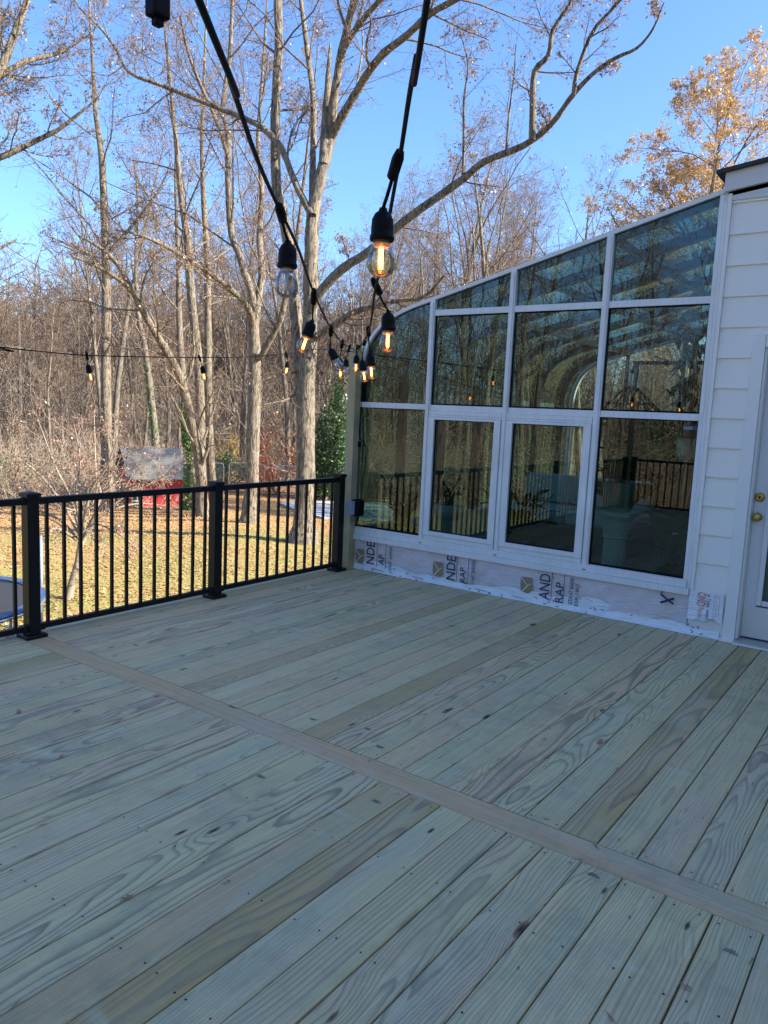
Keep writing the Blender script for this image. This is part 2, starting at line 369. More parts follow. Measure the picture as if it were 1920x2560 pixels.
def m_shed(name, a, b, gap):
    t = NT(name); o = t.obj(); n = t.noise(t.mapping(o, (2, 2, 14)), 2, 4)
    return t.done(t.mix(n, a, b), 0.7, 0.0, t.bump(n, 0.3, 0.01))
M['shed_red'] = m_shed('barn_red_paint', (0.60, 0.035, 0.035), (0.74, 0.065, 0.06), 0.2)
M['shed_dark'] = simple('dark_red_gable', (0.10, 0.012, 0.014), 0.7, 0.0, 0.2, 4)
def m_shingle():
    t = NT('weathered_shingle'); o = t.obj()
    n = t.noise(t.mapping(o, (4, 4, 4)), 2.0, 4); n2 = t.noise(t.mapping(o, (22, 4, 22)), 1.5, 2)
    c = t.mix(n, (0.14, 0.135, 0.12), (0.24, 0.23, 0.21)); c = t.mix(t.ramp(n2, [(0.5, 0), (0.7, 0.35)]), c, (0.13, 0.12, 0.11))
    return t.done(c, 0.92, 0.0, t.bump(n2, 0.4, 0.02))
M['shingle'] = m_shingle()

def m_wrap(name, a, b, c2, rough=0.45):
    t = NT(name); o = t.obj(); n = t.noise(t.mapping(o, (1, 1.4, 4)), 2.2, 4, 0.6); n2 = t.noise(o, 5.0, 4)
    c = t.mix(t.ramp(n, [(0.35, 0), (0.65, 1)]), a, b); c = t.mix(t.ramp(n2, [(0.5, 0), (0.72, 0.6)]), c, c2)
    return t.done(c, rough, 0.0, t.bump(t.noise(t.mapping(o, (3, 5, 14)), 2.0, 3, 0.5, 0.8), 0.6, 0.02))
M['wrap'] = m_wrap('house_wrap', (0.64, 0.58, 0.60), (0.70, 0.59, 0.56), (0.60, 0.50, 0.43))
M['flash'] = m_wrap('white_membrane', (0.76, 0.77, 0.79), (0.82, 0.82, 0.83), (0.70, 0.74, 0.74), 0.35)
M['tile'] = simple('slate_floor_tile', (0.09, 0.10, 0.10), 0.4, 0.0, 0.1, 3)
def m_emit(name, col, k):
    t = NT(name); e = t.n('Emission', {'Color': col, 'Strength': k}); t.t.links.new(e, t.out.inputs[0]); return t.m
M['glow_tint_glass'] = m_glass('lit_bulb_glass', (1.0, 0.86, 0.62), 0.07)  # amber glow of the lit bulbs put into the glass tint
M['filament'] = m_emit('glowing_filament', (1.0, 0.33, 0.06), 9.0)
M['filament_off'] = simple('unlit_filament', (0.55, 0.45, 0.34), 0.5)
M['bulb_base'] = simple('warm_lamp_base', (0.75, 0.48, 0.22), 0.4, 0.3, 0.1, 20)

# ------------------------------------------------------------------ terrain
def gz(x, y):
    d = np.hypot(np.asarray(x)+5.71, np.asarray(y))
    pts = [(0, -2.0), (19, -2.02), (23, -2.3), (33, -3.15), (38, -3.4), (48, -3.7), (60, -3.4), (80, -2.2), (110, -0.3), (140, 1.2), (200, 2.5), (700, 3.0)]
    z = np.interp(d, [p[0] for p in pts], [p[1] for p in pts])
    bump = 0.10*np.sin(np.asarray(x)*0.31+1.3)*np.sin(np.asarray(y)*0.27)+0.05*np.sin(np.asarray(x)*0.83)*np.cos(np.asarray(y)*0.71+0.6)
    return z + bump*np.clip((d-9)/8, 0, 1)

def gpt(yaw_deg, d):
    x = CAM[0]+d*math.cos(R(yaw_deg)); y = d*math.sin(R(yaw_deg)); return x, y, float(gz(x, y))

def build_ground():
    rs = np.concatenate([np.linspace(0, 60, 91), np.geomspace(61.5, 900, 40)]); na = 200
    an = np.linspace(0, 2*np.pi, na, endpoint=False)
    RR, AA = np.meshgrid(rs, an, indexing='ij')
    X = CAM[0]+RR*np.cos(AA); Y = RR*np.sin(AA); Z = gz(X, Y)
    V = np.stack([X, Y, Z], -1).reshape(-1, 3)
    i, j = np.meshgrid(np.arange(len(rs)-1), np.arange(na), indexing='ij'); j2 = (j+1) % na
    Q = np.stack([i*na+j, (i+1)*na+j, (i+1)*na+j2, i*na+j2], -1).reshape(-1, 4)
    o = link('ground', mesh_np('ground', V, Q, M['ground'], smooth=True)); tag(o, kind='structure')
build_ground()

# ------------------------------------------------------------------ deck
PITCH_B, BW, BT = 0.1431, 0.1380, 0.032
X1, STRIPW = -3.230, 0.070
Y_EDGE = 1.553+PITCH_B*21                       # outer edge of the last full board
DX0 = -8.3
deck = empty('deck', (0, 0, 0)); tag(deck, kind='structure')
def board_mesh(length, width=BW, th=BT, mat=None):
    c = 0.004; w = width/2
    prof = [(-w, -th), (w, -th), (w, -c), (w-c*0.4, -c*0.3), (w-c*1.3, 0), (-w+c*1.3, 0), (-w+c*0.4, -c*0.3), (-w, -c)]
    return MB().prism(prof, 0, -length/2, length/2).mesh('board', mat or M['deck'])
rng = random.Random(5)
Lr = (0.0-0.006)-(X1+STRIPW+0.003); Ll = (X1-STRIPW-0.003)-DX0
bm_r, bm_l = board_mesh(Lr), board_mesh(Ll)
nb = 61
for k in range(nb):
    yc = Y_EDGE-PITCH_B*(k+0.5)
    for me, xc in ((bm_r, (X1+STRIPW+0.003-0.006)/2), (bm_l, (X1-STRIPW-0.003+DX0)/2)):
        o = link('deck_board', me, deck, (xc, yc+rng.uniform(-.0011, .0011), rng.uniform(-.0016, .0006)), (rng.uniform(-.008, .008), 0, rng.uniform(-.0005, .0005)))
strip = board_mesh(Y_EDGE-(Y_EDGE-PITCH_B*nb)-0.02, 0.1385, BT, M['deck_strip'])
link('divider_board', strip, deck, (X1, (2*Y_EDGE-PITCH_B*nb)/2-0.01, 0.001), (0, 0, math.pi/2))['label'] = 'brown divider board laid across the grey green deck boards'
rim_y = Y_EDGE+0.075
link('border_board', board_mesh(-DX0, 0.139, BT), deck, (DX0/2, Y_EDGE+0.0735, -0.001))
m = MB().box((DX0-0.04, Y_EDGE+0.11, -0.034), (-0.006, Y_EDGE+0.145, -0.27)); m.box((DX0-0.04, -4.15, -0.034), (DX0, Y_EDGE+0.108, -0.27))
m.build('rim_joist', M['post_wood'], deck)
for x in (-8.2, -5.6, -3.0, -0.4):
    for y in (4.5, 1.6): MB().box((x-.07, y-.07, -2.3), (x+.07, y+.07, -0.25)).build('support_post', M['post_wood'], deck)
    MB().box((x-.03, -4.1, -0.22), (x+.03, Y_EDGE+0.1, -0.036)).build('beam', M['post_wood'], deck)
# screw heads, two at every joist
V = []; Q = []
for k in range(nb):
    yc = Y_EDGE-PITCH_B*(k+0.5)
    xs = [X1+STRIPW+0.035+0.405*i for i in range(8)]+[X1-STRIPW-0.035-0.405*i for i in range(12)]
    for x in xs:
        for s in (-1, 1):
            if rng.random() < .22: continue
            cx, cy = x+rng.uniform(-.012, .012), yc+s*0.045+rng.uniform(-.008, .008)
            b = len(V)
            for a in range(6): V.append((cx+.0036*math.cos(a*math.pi/3), cy+.0036*math.sin(a*math.pi/3), 0.0016))
            Q.append([b+i for i in range(6)])
o = link('screw_heads', mesh_np('screw_heads', np.array(V), np.array(Q), M['black_metal']), deck); o['kind'] = 'stuff'
# a few inked grade stamps and short pencil ticks
m = MB()
for (x, y, a) in [(-3.05, 1.9, .2), (-3.02, 2.33, .1), (-2.93, 2.06, .1), (-3.45, 1.62, .0), (-3.6, 2.1, .2), (-3.36, 0.78, .1), (-3.46, 0.33, .05), (-1.1, 2.7, 0), (-2.9, 3.9, 0), (-2.2, 3.6, .1)]:
    for i in range(3):
        w = rng.uniform(.015, .03)
        m.box((x+i*.007, y-w, 0.0014), (x+i*.007+.0022, y+w*.6, 0.0018))
o = m.build('grade_stamps', M['navy_print'], deck); o['kind'] = 'stuff'

# ------------------------------------------------------------------ railing
YR, RZ0, RZ1 = 4.490, 0.045, 0.887
PX = [X1+1.4955*k for k in (-3, -2, -1, 0, 1)]+[-0.230]
def bal_mesh(): return MB().box((-.0095, -.0095, RZ0+.02), (.0095, .0095, RZ1-.03)).mesh('baluster', M['black_metal'])
BAL = bal_mesh()
POST = MB().box((-.038, -.038, 0.012), (.038, .038, 0.905), ch=.003).mesh('post', M['black_metal'])
CAPM = MB().lathe([(.0655, .892), (.0655, .912), (.058, .918), (.006, .926)], n=4, mat=Matrix.Rotation(math.pi/4, 4, 'Z')).mesh('cap', M['black_metal'])
PLATE = MB().box((-.068, -.068, 0.0025), (.068, .068, 0.026), ch=.005).mesh('base_plate', M['black_metal'])
BRKT = MB().box((-.019, -.027, -.022), (.019, .027, .022), ch=.004).mesh('bracket', M['black_metal'])
def railing(name, pts, label):
    root = empty(name, (pts[0][0], pts[0][1], 0)); tag(root, label, 'railing', 'black metal railings round the deck')
    ox, oy = pts[0]
    for (x, y) in pts:
        p = link('post', POST, root, (x-ox, y-oy, 0)); link('cap', CAPM, p); link('base_plate', PLATE, p)
    for (xa, ya), (xb, yb) in zip(pts[:-1], pts[1:]):
        L = math.hypot(xb-xa, yb-ya); a = math.atan2(yb-ya, xb-xa); g = 0.04
        tr = MB().box((g, -.022, RZ1-.042), (L-g, .022, RZ1), ch=.004); br = MB().box((g, -.0175, RZ0), (L-g, .0175, RZ0+.036), ch=.003)
        tr.build('top_rail', M['black_metal'], root, loc=(xa-ox, ya-oy, 0), rot=(0, 0, a))
        br.build('bottom_rail', M['black_metal'], root, loc=(xa-ox, ya-oy, 0), rot=(0, 0, a))
        n = 12
        for i in range(n):
            t = 0.106+(L-0.212)*i/(n-1)
            link('baluster', BAL, root, (xa-ox+math.cos(a)*t, ya-oy+math.sin(a)*t, 0), (0, 0, a))
        for t in (0.056, L-0.056):
            for z in (RZ1-.021, RZ0+.018):
                link('bracket', BRKT, root, (xa-ox+math.cos(a)*t, ya-oy+math.sin(a)*t, z), (0, 0, a))
    return root
railing('deck_railing', [(x, YR) for x in PX], 'black metal railing with square balusters along the far deck edge')
railing('side_railing', [(-7.95, 4.42-1.5*k-.02) for k in range(6)], 'black metal railing on the side of the deck, mirrored in the glass')

# wooden post that carries the lights
wp = MB().box((-.115, 4.443, 0.0), (-.026, 4.532, 2.10), ch=.003).build('light_post', M['post_wood'])
wp.data.transform(Matrix.Translation((.0705, -4.4875, 0))); wp.location = (-.0705, 4.4875, 0)
tag(wp, 'square treated wood post at the deck corner carrying the light strings', 'post')
bx = empty('outlet_box', (-.12, 4.40, .6)); tag(bx, 'grey outlet box with black weather cover on the wood post', 'outlet')
MB().box((-.062, -.022, -.065), (-.008, .040, .065), ch=.004).build('back_box', M['grey_plastic'], bx)
MB().box((-.007, -.055, -.08), (.105, .038, .08), ch=.022).build('cover', M['black_plastic'], bx, smooth=True)
cord = MB()
cord.tube(catmull([(-.02, 4.44, 2.02), (-.012, 4.438, 1.6), (-.03, 4.434, 1.28), (.012, 4.40, 1.2), (.02, 4.39, 1.0), (-.005, 4.395, .80), (-.01, 4.40, .66)], 5), .0045, 6)
cord.tube(catmull([(-.04, 4.40, .53), (-.055, 4.39, .47), (-.10, 4.395, .43)], 5), .0045, 6)
o = cord.build('power_cord', M['black_plastic'], smooth=True); tag(o, 'black power cord running down the wood post to the outlet', 'cord')
MB().box((-.045, 4.418, 1.17), (-.012, 4.441, 1.225), ch=.008).build('cord_clip', M['black_plastic'], o)

# ------------------------------------------------------------------ house (right) and the wing behind the photographer
house = empty('house', (5, -4, -2)); tag(house, 'white sided house with brass handled door beside the sunroom', 'house')
def hpart(mb, name, mat, smooth=False):
    o = mb.build(name, mat, house, smooth); o.location = (-5, 4, 2); return o
hpart(MB().box((0.14, -4.2, -2.3), (10, 1.322, 3.02)), 'wall_core', M['siding'])
hpart(MB().box((0.0305, 1.104, -2.3), (.1395, 1.322, 3.02)), 'wall_return', M['siding'])
hpart(MB().box((0.0305, -4.2, -2.3), (.1395, -.105, 3.02)), 'wall_return', M['siding'])
hpart(MB().box((0.0305, -.10, -2.3), (.1395, 1.10, 0.0)), 'wall_return', M['siding'])
# siding courses, each a tilted lap board; the wall left of the casing and above the door
zc = 0.330; lap = 0.2063
for i in range(14):
    z0 = zc+lap*i; z1 = min(z0+lap+.018, 3.085)
    y1 = 1.322; y0 = 1.104 if z0 < 2.05 else -4.2
    if z0 < 2.13 < z1 and z0 >= 2.05: pass
    prof = [(-.021, z0), (-.006, z1), (.030, z1), (.030, z0)]
    hpart(MB().prism(prof, 1, y0, y1), 'siding_board', M['siding'])
    if z0 < 2.05: hpart(MB().prism(prof, 1, -4.2, -.12), 'siding_board', M['siding'])
hpart(MB().box((-.030, 1.323, .285), (.02, 1.348, 3.075)), 'corner_trim', M['trim'])
hpart(MB().box((-.006, 1.350, .29), (.02, 1.372, 3.10)), 'corner_trim', M['trim'])
# rake fascia and the dark roof edge above it
sl_ = -0.122
def rake(y, z0): return z0+(y-1.373)*sl_
hpart(MB().prism([(1.373, 3.084), (1.373, 3.206), (-4.2, rake(-4.2, 3.206)), (-4.2, rake(-4.2, 3.084))], 0, -.055, -.028), 'rake_board', M['fascia'])
hpart(MB().prism([(1.350, 3.058), (1.350, 3.086), (-4.2, rake(-4.2, 3.083)), (-4.2, rake(-4.2, 3.06))], 0, -.027, .02), 'rake_trim', M['trim'])
hpart(MB().prism([(1.428, 3.200), (1.428, 3.226), (-4.2, rake(-4.2, 3.233)), (-4.2, rake(-4.2, 3.207))], 0, -.085, 10.2), 'roof', M['roof_dark'])
hpart(MB().prism([(1.372, 3.03), (1.372, 3.199), (-4.2, rake(-4.2, 3.205)), (-4.2, 3.03)], 0, -.027, 10.0), 'roof_edge', M['fascia'])
# door casing, jamb, door
hpart(MB().box((-.030, 1.023, 0.008), (.028, 1.101, 2.135)), 'door_casing', M['trim'])
hpart(MB().box((-.030, -.02, 2.052), (.028, 1.020, 2.135)), 'door_casing', M['trim'])
hpart(MB().box((-.030, -.10, 0.008), (.028, -.023, 2.135)), 'door_casing', M['trim'])
hpart(MB().prism([(-.016, 2.137), (-.012, 2.190), (.030, 2.190), (.030, 2.137)], 1, -.118, 1.103), 'siding_board', M['siding'])
hpart(MB().box((-.005, 1.006, 0.03), (.12, 1.022, 2.05)), 'door_jamb', M['trim'])
hpart(MB().box((-.005, -.022, .03), (.12, -.006, 2.05)), 'door_jamb', M['trim'])
hpart(MB().box((-.055, -.02, 0.006), (.12, 1.021, 0.028)), 'threshold', M['steel'])
hpart(MB().box((-.052, 1.022, 0.004), (-.006, 1.12, .024)).box((-.065, -4.0, 0.002), (-.057, 1.021, .014)), 'sill_trim', M['trim'])
door = hpart(MB().box((.085, 0.0, .036), (.125, 1.004, .262)).box((.085, .922, .2625), (.125, 1.004, 2.04)).box((.085, 0.0, .2625), (.125, .12, 2.04)).box((.085, .1205, 1.92), (.125, .9215, 2.04)), 'door', M['door'])
def dpart(mb, name, mat, smooth=False): return mb.build(name, mat, door, smooth)
dpart(MB().box((.080, .004, .04), (.0845, 1.000, .247)), 'kick_panel', M['kick'])
fr = MB()
for a, b in (((.068, .889, .275), (.0845, .926, 1.935)), ((.068, .117, .275), (.0845, .155, 1.935)), ((.068, .156, .275), (.0845, .888, .313)), ((.068, .156, 1.897), (.0845, .888, 1.935))):
    fr.box(a, b, ch=.006)
dpart(fr, 'glazing_frame', M['door'])
dpart(MB().box((.098, .121, .263), (.104, .9215, 1.919)), 'pane', M['glass'])
rotm = Matrix.Rotation(-math.pi/2, 4, 'Y')
dpart(MB().lathe([(.030, 0), (.030, .006), (.014, .010), (.012, .028), (.022, .034), (.030, .045), (.029, .056), (.018, .064), (.010, .066), (.001, .066)], (.084, .973, .898), 20, mat=rotm), 'knob', M['brass'], True)
dpart(MB().lathe([(.033, 0), (.033, .006), (.029, .016), (.021, .024), (.012, .027), (.011, .022), (.001, .022)], (.084, .973, 1.035), 20, mat=rotm), 'deadbolt', M['brass'], True)
dpart(MB().box((.0600, .970, 1.028), (.0618, .976, 1.042)), 'key_slot', M['black_metal'])

wing = empty('house_wing', (0, -9, -2)); tag(wing, 'white sided main house behind the photographer shading the deck', 'house')
def wpart(mb, name, mat): o = mb.build(name, mat, wing); o.location = (0, 9, 2); return o
wpart(MB().box((-9.5, -14, -2.3), (16, -4.27, 5.6)), 'wall_core', M['siding'])
for i in range(30):
    z0 = -0.35+.2063*i
    if z0 > 5.4: break
    wpart(MB().prism([(-4.229, z0), (-4.244, z0+.222), (-4.268, z0+.222), (-4.268, z0)], 0, -9.5, -.03), 'siding_board', M['siding'])
wpart(MB().prism([(-3.9, 5.55), (-8.5, 10.65), (-14.3, 5.0)], 0, -9.8, 16.3), 'roof', M['roof_dark'])
for x in (-7.6, -4.6, -1.8):
    w = wpart(MB().box((x-.5, -4.227, .9), (x+.5, -4.20, 2.2)), 'window', M['frame']); MB().box((x-.43, -4.199, .97), (x+.43, -4.194, 2.13)).build('pane', M['glass'], w)

# ------------------------------------------------------------------ sunroom
sun_room = empty('sunroom', (2.5, 3, 0)); tag(sun_room, 'white framed glass sunroom with curved eave beside the deck', 'sunroom')
def spart(mb, name, mat, smooth=False, parent=None):
    o = mb.build(name, mat, parent or sun_room, smooth)
    if parent is None: o.location = (-2.5, -3, 0)
    return o
SX = 5.1
# outline of the roof in (y, z): straight slope, then the curved eave, then the upright front
curve = [tuple(p) for p in catmull([(3.72, 2.511), (3.956, 2.447), (4.145, 2.372), (4.272, 2.292), (4.369, 2.190), (4.440, 2.06), (4.487, 1.90), (4.505, 1.74)], 5)]
PROF = [(1.373, 3.118)]+curve+[(4.505, 1.56), (4.505, .29)]
def offset(prof, d):
    out = []
    for i, p in enumerate(prof):
        a = np.array(prof[max(i-1, 0)]); b = np.array(prof[min(i+1, len(prof)-1)]); t = (b-a)/np.linalg.norm(b-a)
        out.append((p[0]-d*(-t[1]), p[1]-d*t[0]))
    return out
def inset(prof, d):                              # towards the room
    out = []
    for i, p in enumerate(prof):
        a = np.array(prof[max(i-1, 0)]); b = np.array(prof[min(i+1, len(prof)-1)]); t = (b-a)/np.linalg.norm(b-a)
        n = np.array([t[1], -t[0]])
        out.append((p[0]+n[0]*d, p[1]+n[1]*d))
    return out
def ribbon(prof, d0, d1, xa, xb, mb=None):
    mb = mb or MB(); a = inset(prof, d0); b = inset(prof, d1); n = len(prof); vs_ = []
    for x in (xa, xb):
        for P in (a, b): vs_ += [(x, q[0], q[1]) for q in P]
    fs = []
    for i in range(n-1):
        fs += [(i, i+1, n+i+1, n+i), (2*n+i, 3*n+i, 3*n+i+1, 2*n+i+1), (i, 2*n+i, 2*n+i+1, i+1), (n+i, n+i+1, 3*n+i+1, 3*n+i)]
    fs += [(0, n, 3*n, 2*n), (n-1, 3*n-1, 4*n-1, 2*n-1)]
    return mb.add(vs_, fs)
spart(ribbon(PROF, 0.0, 0.030, -.018, .055), 'edge_rafter', M['frame'])
spart(ribbon(PROF[:-1], 0.031, 0.080, .030, .058), 'edge_rafter_lining', M['rafter'])
def roof_z(y):
    ys = [p[0] for p in PROF]; zs = [p[1] for p in PROF]
    return float(np.interp(y, ys[:-2], zs[:-2]))
def bar(a, b, name, mat='frame', ch=.0025): return spart(MB().box(a, b, ch=ch), name, M[mat])
# sill in two steps with drip edge
bar((-.050, 1.352, .290), (.06, 4.505, .337), 'sill', ch=.003)
bar((-.036, 1.374, .3385), (.055, 4.502, .394), 'sill')
bar((-.020, 3.722, .3945), (.05, 4.48, .411), 'sill'); bar((-.020, 1.406, .3945), (.05, 2.124, .397), 'sill')
MB_ = MB()
for y in (3.692, 2.932, 2.150): MB_.box((-.0385, y-.016, .352), (-.0355, y+.012, .358))
spart(MB_, 'weep_slots', M['black_plastic'])
for y0, y1 in ((3.668, 3.719), (2.906, 2.956), (2.126, 2.178)):
    yt = (y0+y1)/2
    bar((-.022, y0, .395), (.05, y1, roof_z(yt)-.028), 'mullion')
    bar((-.030, y0+.012, .372), (-.0225, y1-.012, roof_z(yt)-.05), 'mullion_cap', ch=.0015)
bar((-.020, 1.3735, .395), (.05, 1.404, 3.078), 'end_post'); bar((-.0245, 1.350, .338), (-.007, 1.3725, 3.075), 'end_post')
bar((-.014, 4.481, .412), (.05, 4.503, 1.70), 'corner_post')
# rails
bar((-.016, 3.720, 1.545), (.045, 4.480, 1.594), 'rail'); bar((-.016, 1.405, 1.543), (.045, 2.125, 1.592), 'rail')
for y0, y1 in ((2.957, 3.667), (2.179, 2.905), (1.405, 2.125)): bar((-.016, y0, 2.356), (.045, y1, 2.406), 'rail')
# header steps and opening sashes
for y0, y1, gy0, gy1 in ((2.957, 3.667, 3.019, 3.610), (2.179, 2.905, 2.243, 2.850)):
    bar((-.016, y0, 1.540), (.045, y1, 1.590), 'header'); bar((-.026, y0, 1.505), (.045, y1, 1.5395), 'header'); bar((-.022, y0, 1.487), (.045, y1, 1.5045), 'header')
    bar((-.026, y0+.004, .395), (.04, y1-.004, .432), 'window_track')
    sash = spart(MB().box((-.034, gy1, .434), (.025, y1-.002, 1.4855), ch=.003).box((-.034, y0+.002, .434), (.025, gy0, 1.4855), ch=.003)
                 .box((-.034, gy0, .434), (.025, gy1, .472), ch=.003).box((-.034, gy0, 1.463), (.025, gy1, 1.4855), ch=.003), 'window_sash', M['frame'])
    MB().box((.002, gy0, .472), (.008, gy1, 1.463)).build('pane', M['glass'], sash)
    gk = MB()
    for a, b in (((-.012, gy0, .472), (.001, gy0+.006, 1.463)), ((-.012, gy1-.006, .472), (.001, gy1, 1.463)), ((-.012, gy0+.006, .472), (.001, gy1-.006, .478)), ((-.012, gy0+.006, 1.457), (.001, gy1-.006, 1.463))): gk.box(a, b)
    gk.build('gasket', M['black_plastic'], sash)
def pane(y0, y1, z0, z1): spart(MB().box((.012, y0, z0), (.018, y1, z1)), 'pane', M['glass'])
def gasket(y0, y1, z0, z1):
    g = MB(); w = .007
    g.box((-.004, y0, z0), (.011, y0+w, z1)).box((-.004, y1-w, z0), (.011, y1, z1)).box((-.004, y0+w, z0), (.011, y1-w, z0+w*1.8)).box((-.004, y0+w, z1-w), (.011, y1-w, z1))
    spart(g, 'gasket', M['black_plastic'])
for y0, y1, z0, z1 in ((3.720, 4.480, .412, 1.544), (1.405, 2.125, .398, 1.542), (2.957, 3.667, 1.591, 2.355), (2.179, 2.905, 1.591, 2.355), (1.405, 2.125, 1.593, 2.355)):
    pane(y0, y1, z0, z1); gasket(y0, y1, z0, z1)
def slope_pane(y0, y1, z0, n=2, trim=.031):
    ys = np.linspace(y0, y1, n); pts = [(y0, z0), (y1, z0)]+[(y, max(z0+.002, roof_z(y)-trim)) for y in ys[::-1]]
    spart(MB().prism(pts, 0, .012, .018), 'pane', M['glass'])
for y0, y1 in ((2.957, 3.667), (2.179, 2.905), (1.405, 2.125)): slope_pane(y0, y1, 2.407)
inn = inset(PROF, .031)
pts = [(3.720, 1.595), (4.474, 1.595)]+[p for p in inn[::-1] if p[0] > 3.722 and p[1] > 1.62]+[(3.720, roof_z(3.72)-.031)]
spart(MB().prism(pts, 0, .012, .018), 'pane', M['glass'])
# curved rafters inside and the glass between them
RXS = [0.70, 1.47, 2.24, 3.02, 3.86, 4.70]
for x in RXS:
    spart(ribbon(PROF[:-1]+[(4.505, .40)], .004, .085, x-.028, x+.028), 'rafter', M['rafter'])
spart(ribbon(PROF, 0.0, .06, SX-.05, SX), 'edge_rafter', M['frame'])
xs = [.056]+RXS+[SX-.05]
for xa, xb in zip(xs[:-1], xs[1:]):
    spart(ribbon(PROF[:-1]+[(4.505, .40)], .010, .016, xa+.029, xb-.029), 'roof_pane', M['roof_glass'])
for y in (3.66, 2.9, 2.15):
    z = roof_z(y)
    spart(MB().box((.06, y-.02, z-.075), (SX-.06, y+.02, z-.02)), 'purlin', M['rafter'])
spart(MB().box((.06, 4.43, 1.545), (SX-.06, 4.488, 1.590)), 'purlin', M['rafter'])
spart(MB().box((.056, 4.42, -.05), (SX-.05, 4.50, .40)), 'knee_wall', M['plaster'])
spart(MB().box((.02, 1.374, -2.2), (SX, 4.50, -.02)), 'foundation', M['concrete'])
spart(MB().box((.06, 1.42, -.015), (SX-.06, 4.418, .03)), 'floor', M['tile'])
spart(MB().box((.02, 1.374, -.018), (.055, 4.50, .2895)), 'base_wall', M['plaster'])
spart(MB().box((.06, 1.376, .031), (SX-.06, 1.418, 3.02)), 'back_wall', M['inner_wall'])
# far gable with frame and panes
for y in (1.46, 2.15, 2.92, 3.68): spart(MB().box((SX-.045, y-.025, .03), (SX-.005, y+.025, roof_z(y)-.06)), 'mullion', M['rafter'])
for z in (.40, 1.57, 2.35): spart(MB().box((SX-.040, 1.44, z-.025), (SX-.008, {2.35: 3.6}.get(z, 4.44), z+.025)), 'rail', M['rafter'])
spart(MB().box((SX-.042, 1.44, .03), (SX-.012, 4.44, .375)), 'base_wall', M['plaster'])

# ------------------------------------------------------------------ house wrap below the windows
wrap = empty('house_wrap', (-.02, 2.8, 0)); tag(wrap, 'wrinkled printed house wrap sheet stapled below the sunroom windows', 'wrap sheet')
def sheet(y0, y1, z0f, z1f, xf, ny, nz, mat, name, parent, loc, flip=False):
    V = []; Q = []
    for i in range(ny+1):
        y = y0+(y1-y0)*i/ny
        for j in range(nz+1):
            z = z0f(y)+(z1f(y)-z0f(y))*j/nz
            V.append((xf(y, z), y, z))
    for i in range(ny):
        for j in range(nz): a = i*(nz+1)+j; Q.append((a, a+1, a+nz+2, a+nz+1))
    V = np.array(V)-np.array(loc)
    o = link(name, mesh_np(name, V, np.array(Q), mat, smooth=True), parent); return o
def wav(y, z, s): return math.sin(y*17+s)*math.sin(z*31+y*5+s*2)*.5+math.sin(y*41+z*23+s*3)*.3+math.sin(y*7.3+s)*.4
WL = (-.02, 2.8, 0)
hpart(MB().box((-.006, 1.103, 0.0), (.02, 1.349, .33)), 'base_board', M['trim'])
sheet(1.352, 4.50, lambda y: .06, lambda y: .2885, lambda y, z: -.014-.0065*wav(y, z, 1.0)-(.008*max(0, math.sin((y+z*1.6)*6.0))**6), 150, 14, M['wrap'], 'sheet', wrap, WL)
sheet(1.125, 4.50, lambda y: .003, lambda y: .085+.022*math.sin(y*3.1+.5)+.010*math.sin(y*9.7)+.006*math.sin(y*23)+(.03 if 1.9 < y < 2.15 else 0), lambda y, z: -.023-.006*wav(y, z*1.3, 4.0)-.010*max(0, 1-z/.05), 170, 8, M['flash'], 'membrane', wrap, WL)
def fontmesh(s, size, mat, bold=0.0):
    cu = bpy.data.curves.new('lettering', 'FONT'); cu.body = s; cu.size = size; cu.extrude = 0.0; cu.offset = bold; cu.resolution_u = 3
    ob = bpy.data.objects.new('lettering', cu); COL.objects.link(ob)
    dg = bpy.context.evaluated_depsgraph_get(); me = bpy.data.meshes.new_from_object(ob.evaluated_get(dg)); bpy.data.objects.remove(ob)
    me.materials.clear(); me.materials.append(mat); return me
def wall_text(s, y_left, z0, height, length, mat, parent, loc, up=True, x=-.0275, bold=0.0, name='lettering'):
    """letters turned a quarter so that they read upwards (or downwards) on the x = 0 wall seen from the deck"""
    me = fontmesh(s, 1.0, mat, bold); co = np.array([v.co[:] for v in me.vertices])
    co[:, 0] -= co[:, 0].min(); w = co[:, 0].max(); h = co[:, 1].max()
    u = co[:, 0]/w*length; v = co[:, 1]/h*height
    if up: Y = y_left-(height-v)*-1 if False else y_left-height+v; Z = z0+u
    else: Y = y_left-v; Z = z0-u
    # seen from the deck (-x), +y is to the left: letter tops of upward text face left
    P = np.stack([np.full_like(u, x), Y, Z], -1)-np.array(loc)
    for vtx, p in zip(me.vertices, P): vtx.co = p
    return link(name, me, parent)
def flat_poly(pts, x, mat, name, parent, loc):
    m = MB().add([(x-loc[0], p[0]-loc[1], p[1]-loc[2]) for p in pts], [tuple(range(len(pts)))]); return m.build(name, mat, parent)
def quad_line(a, b, w, x, mb, loc):
    a = np.array(a); b = np.array(b); t = (b-a)/np.linalg.norm(b-a); n = np.array([-t[1], t[0]])*w/2
    P = [a+n, b+n, b-n, a-n]; mb.add([(x-loc[0], p[0]-loc[1], p[1]-loc[2]) for p in P], [(0, 1, 2, 3)])
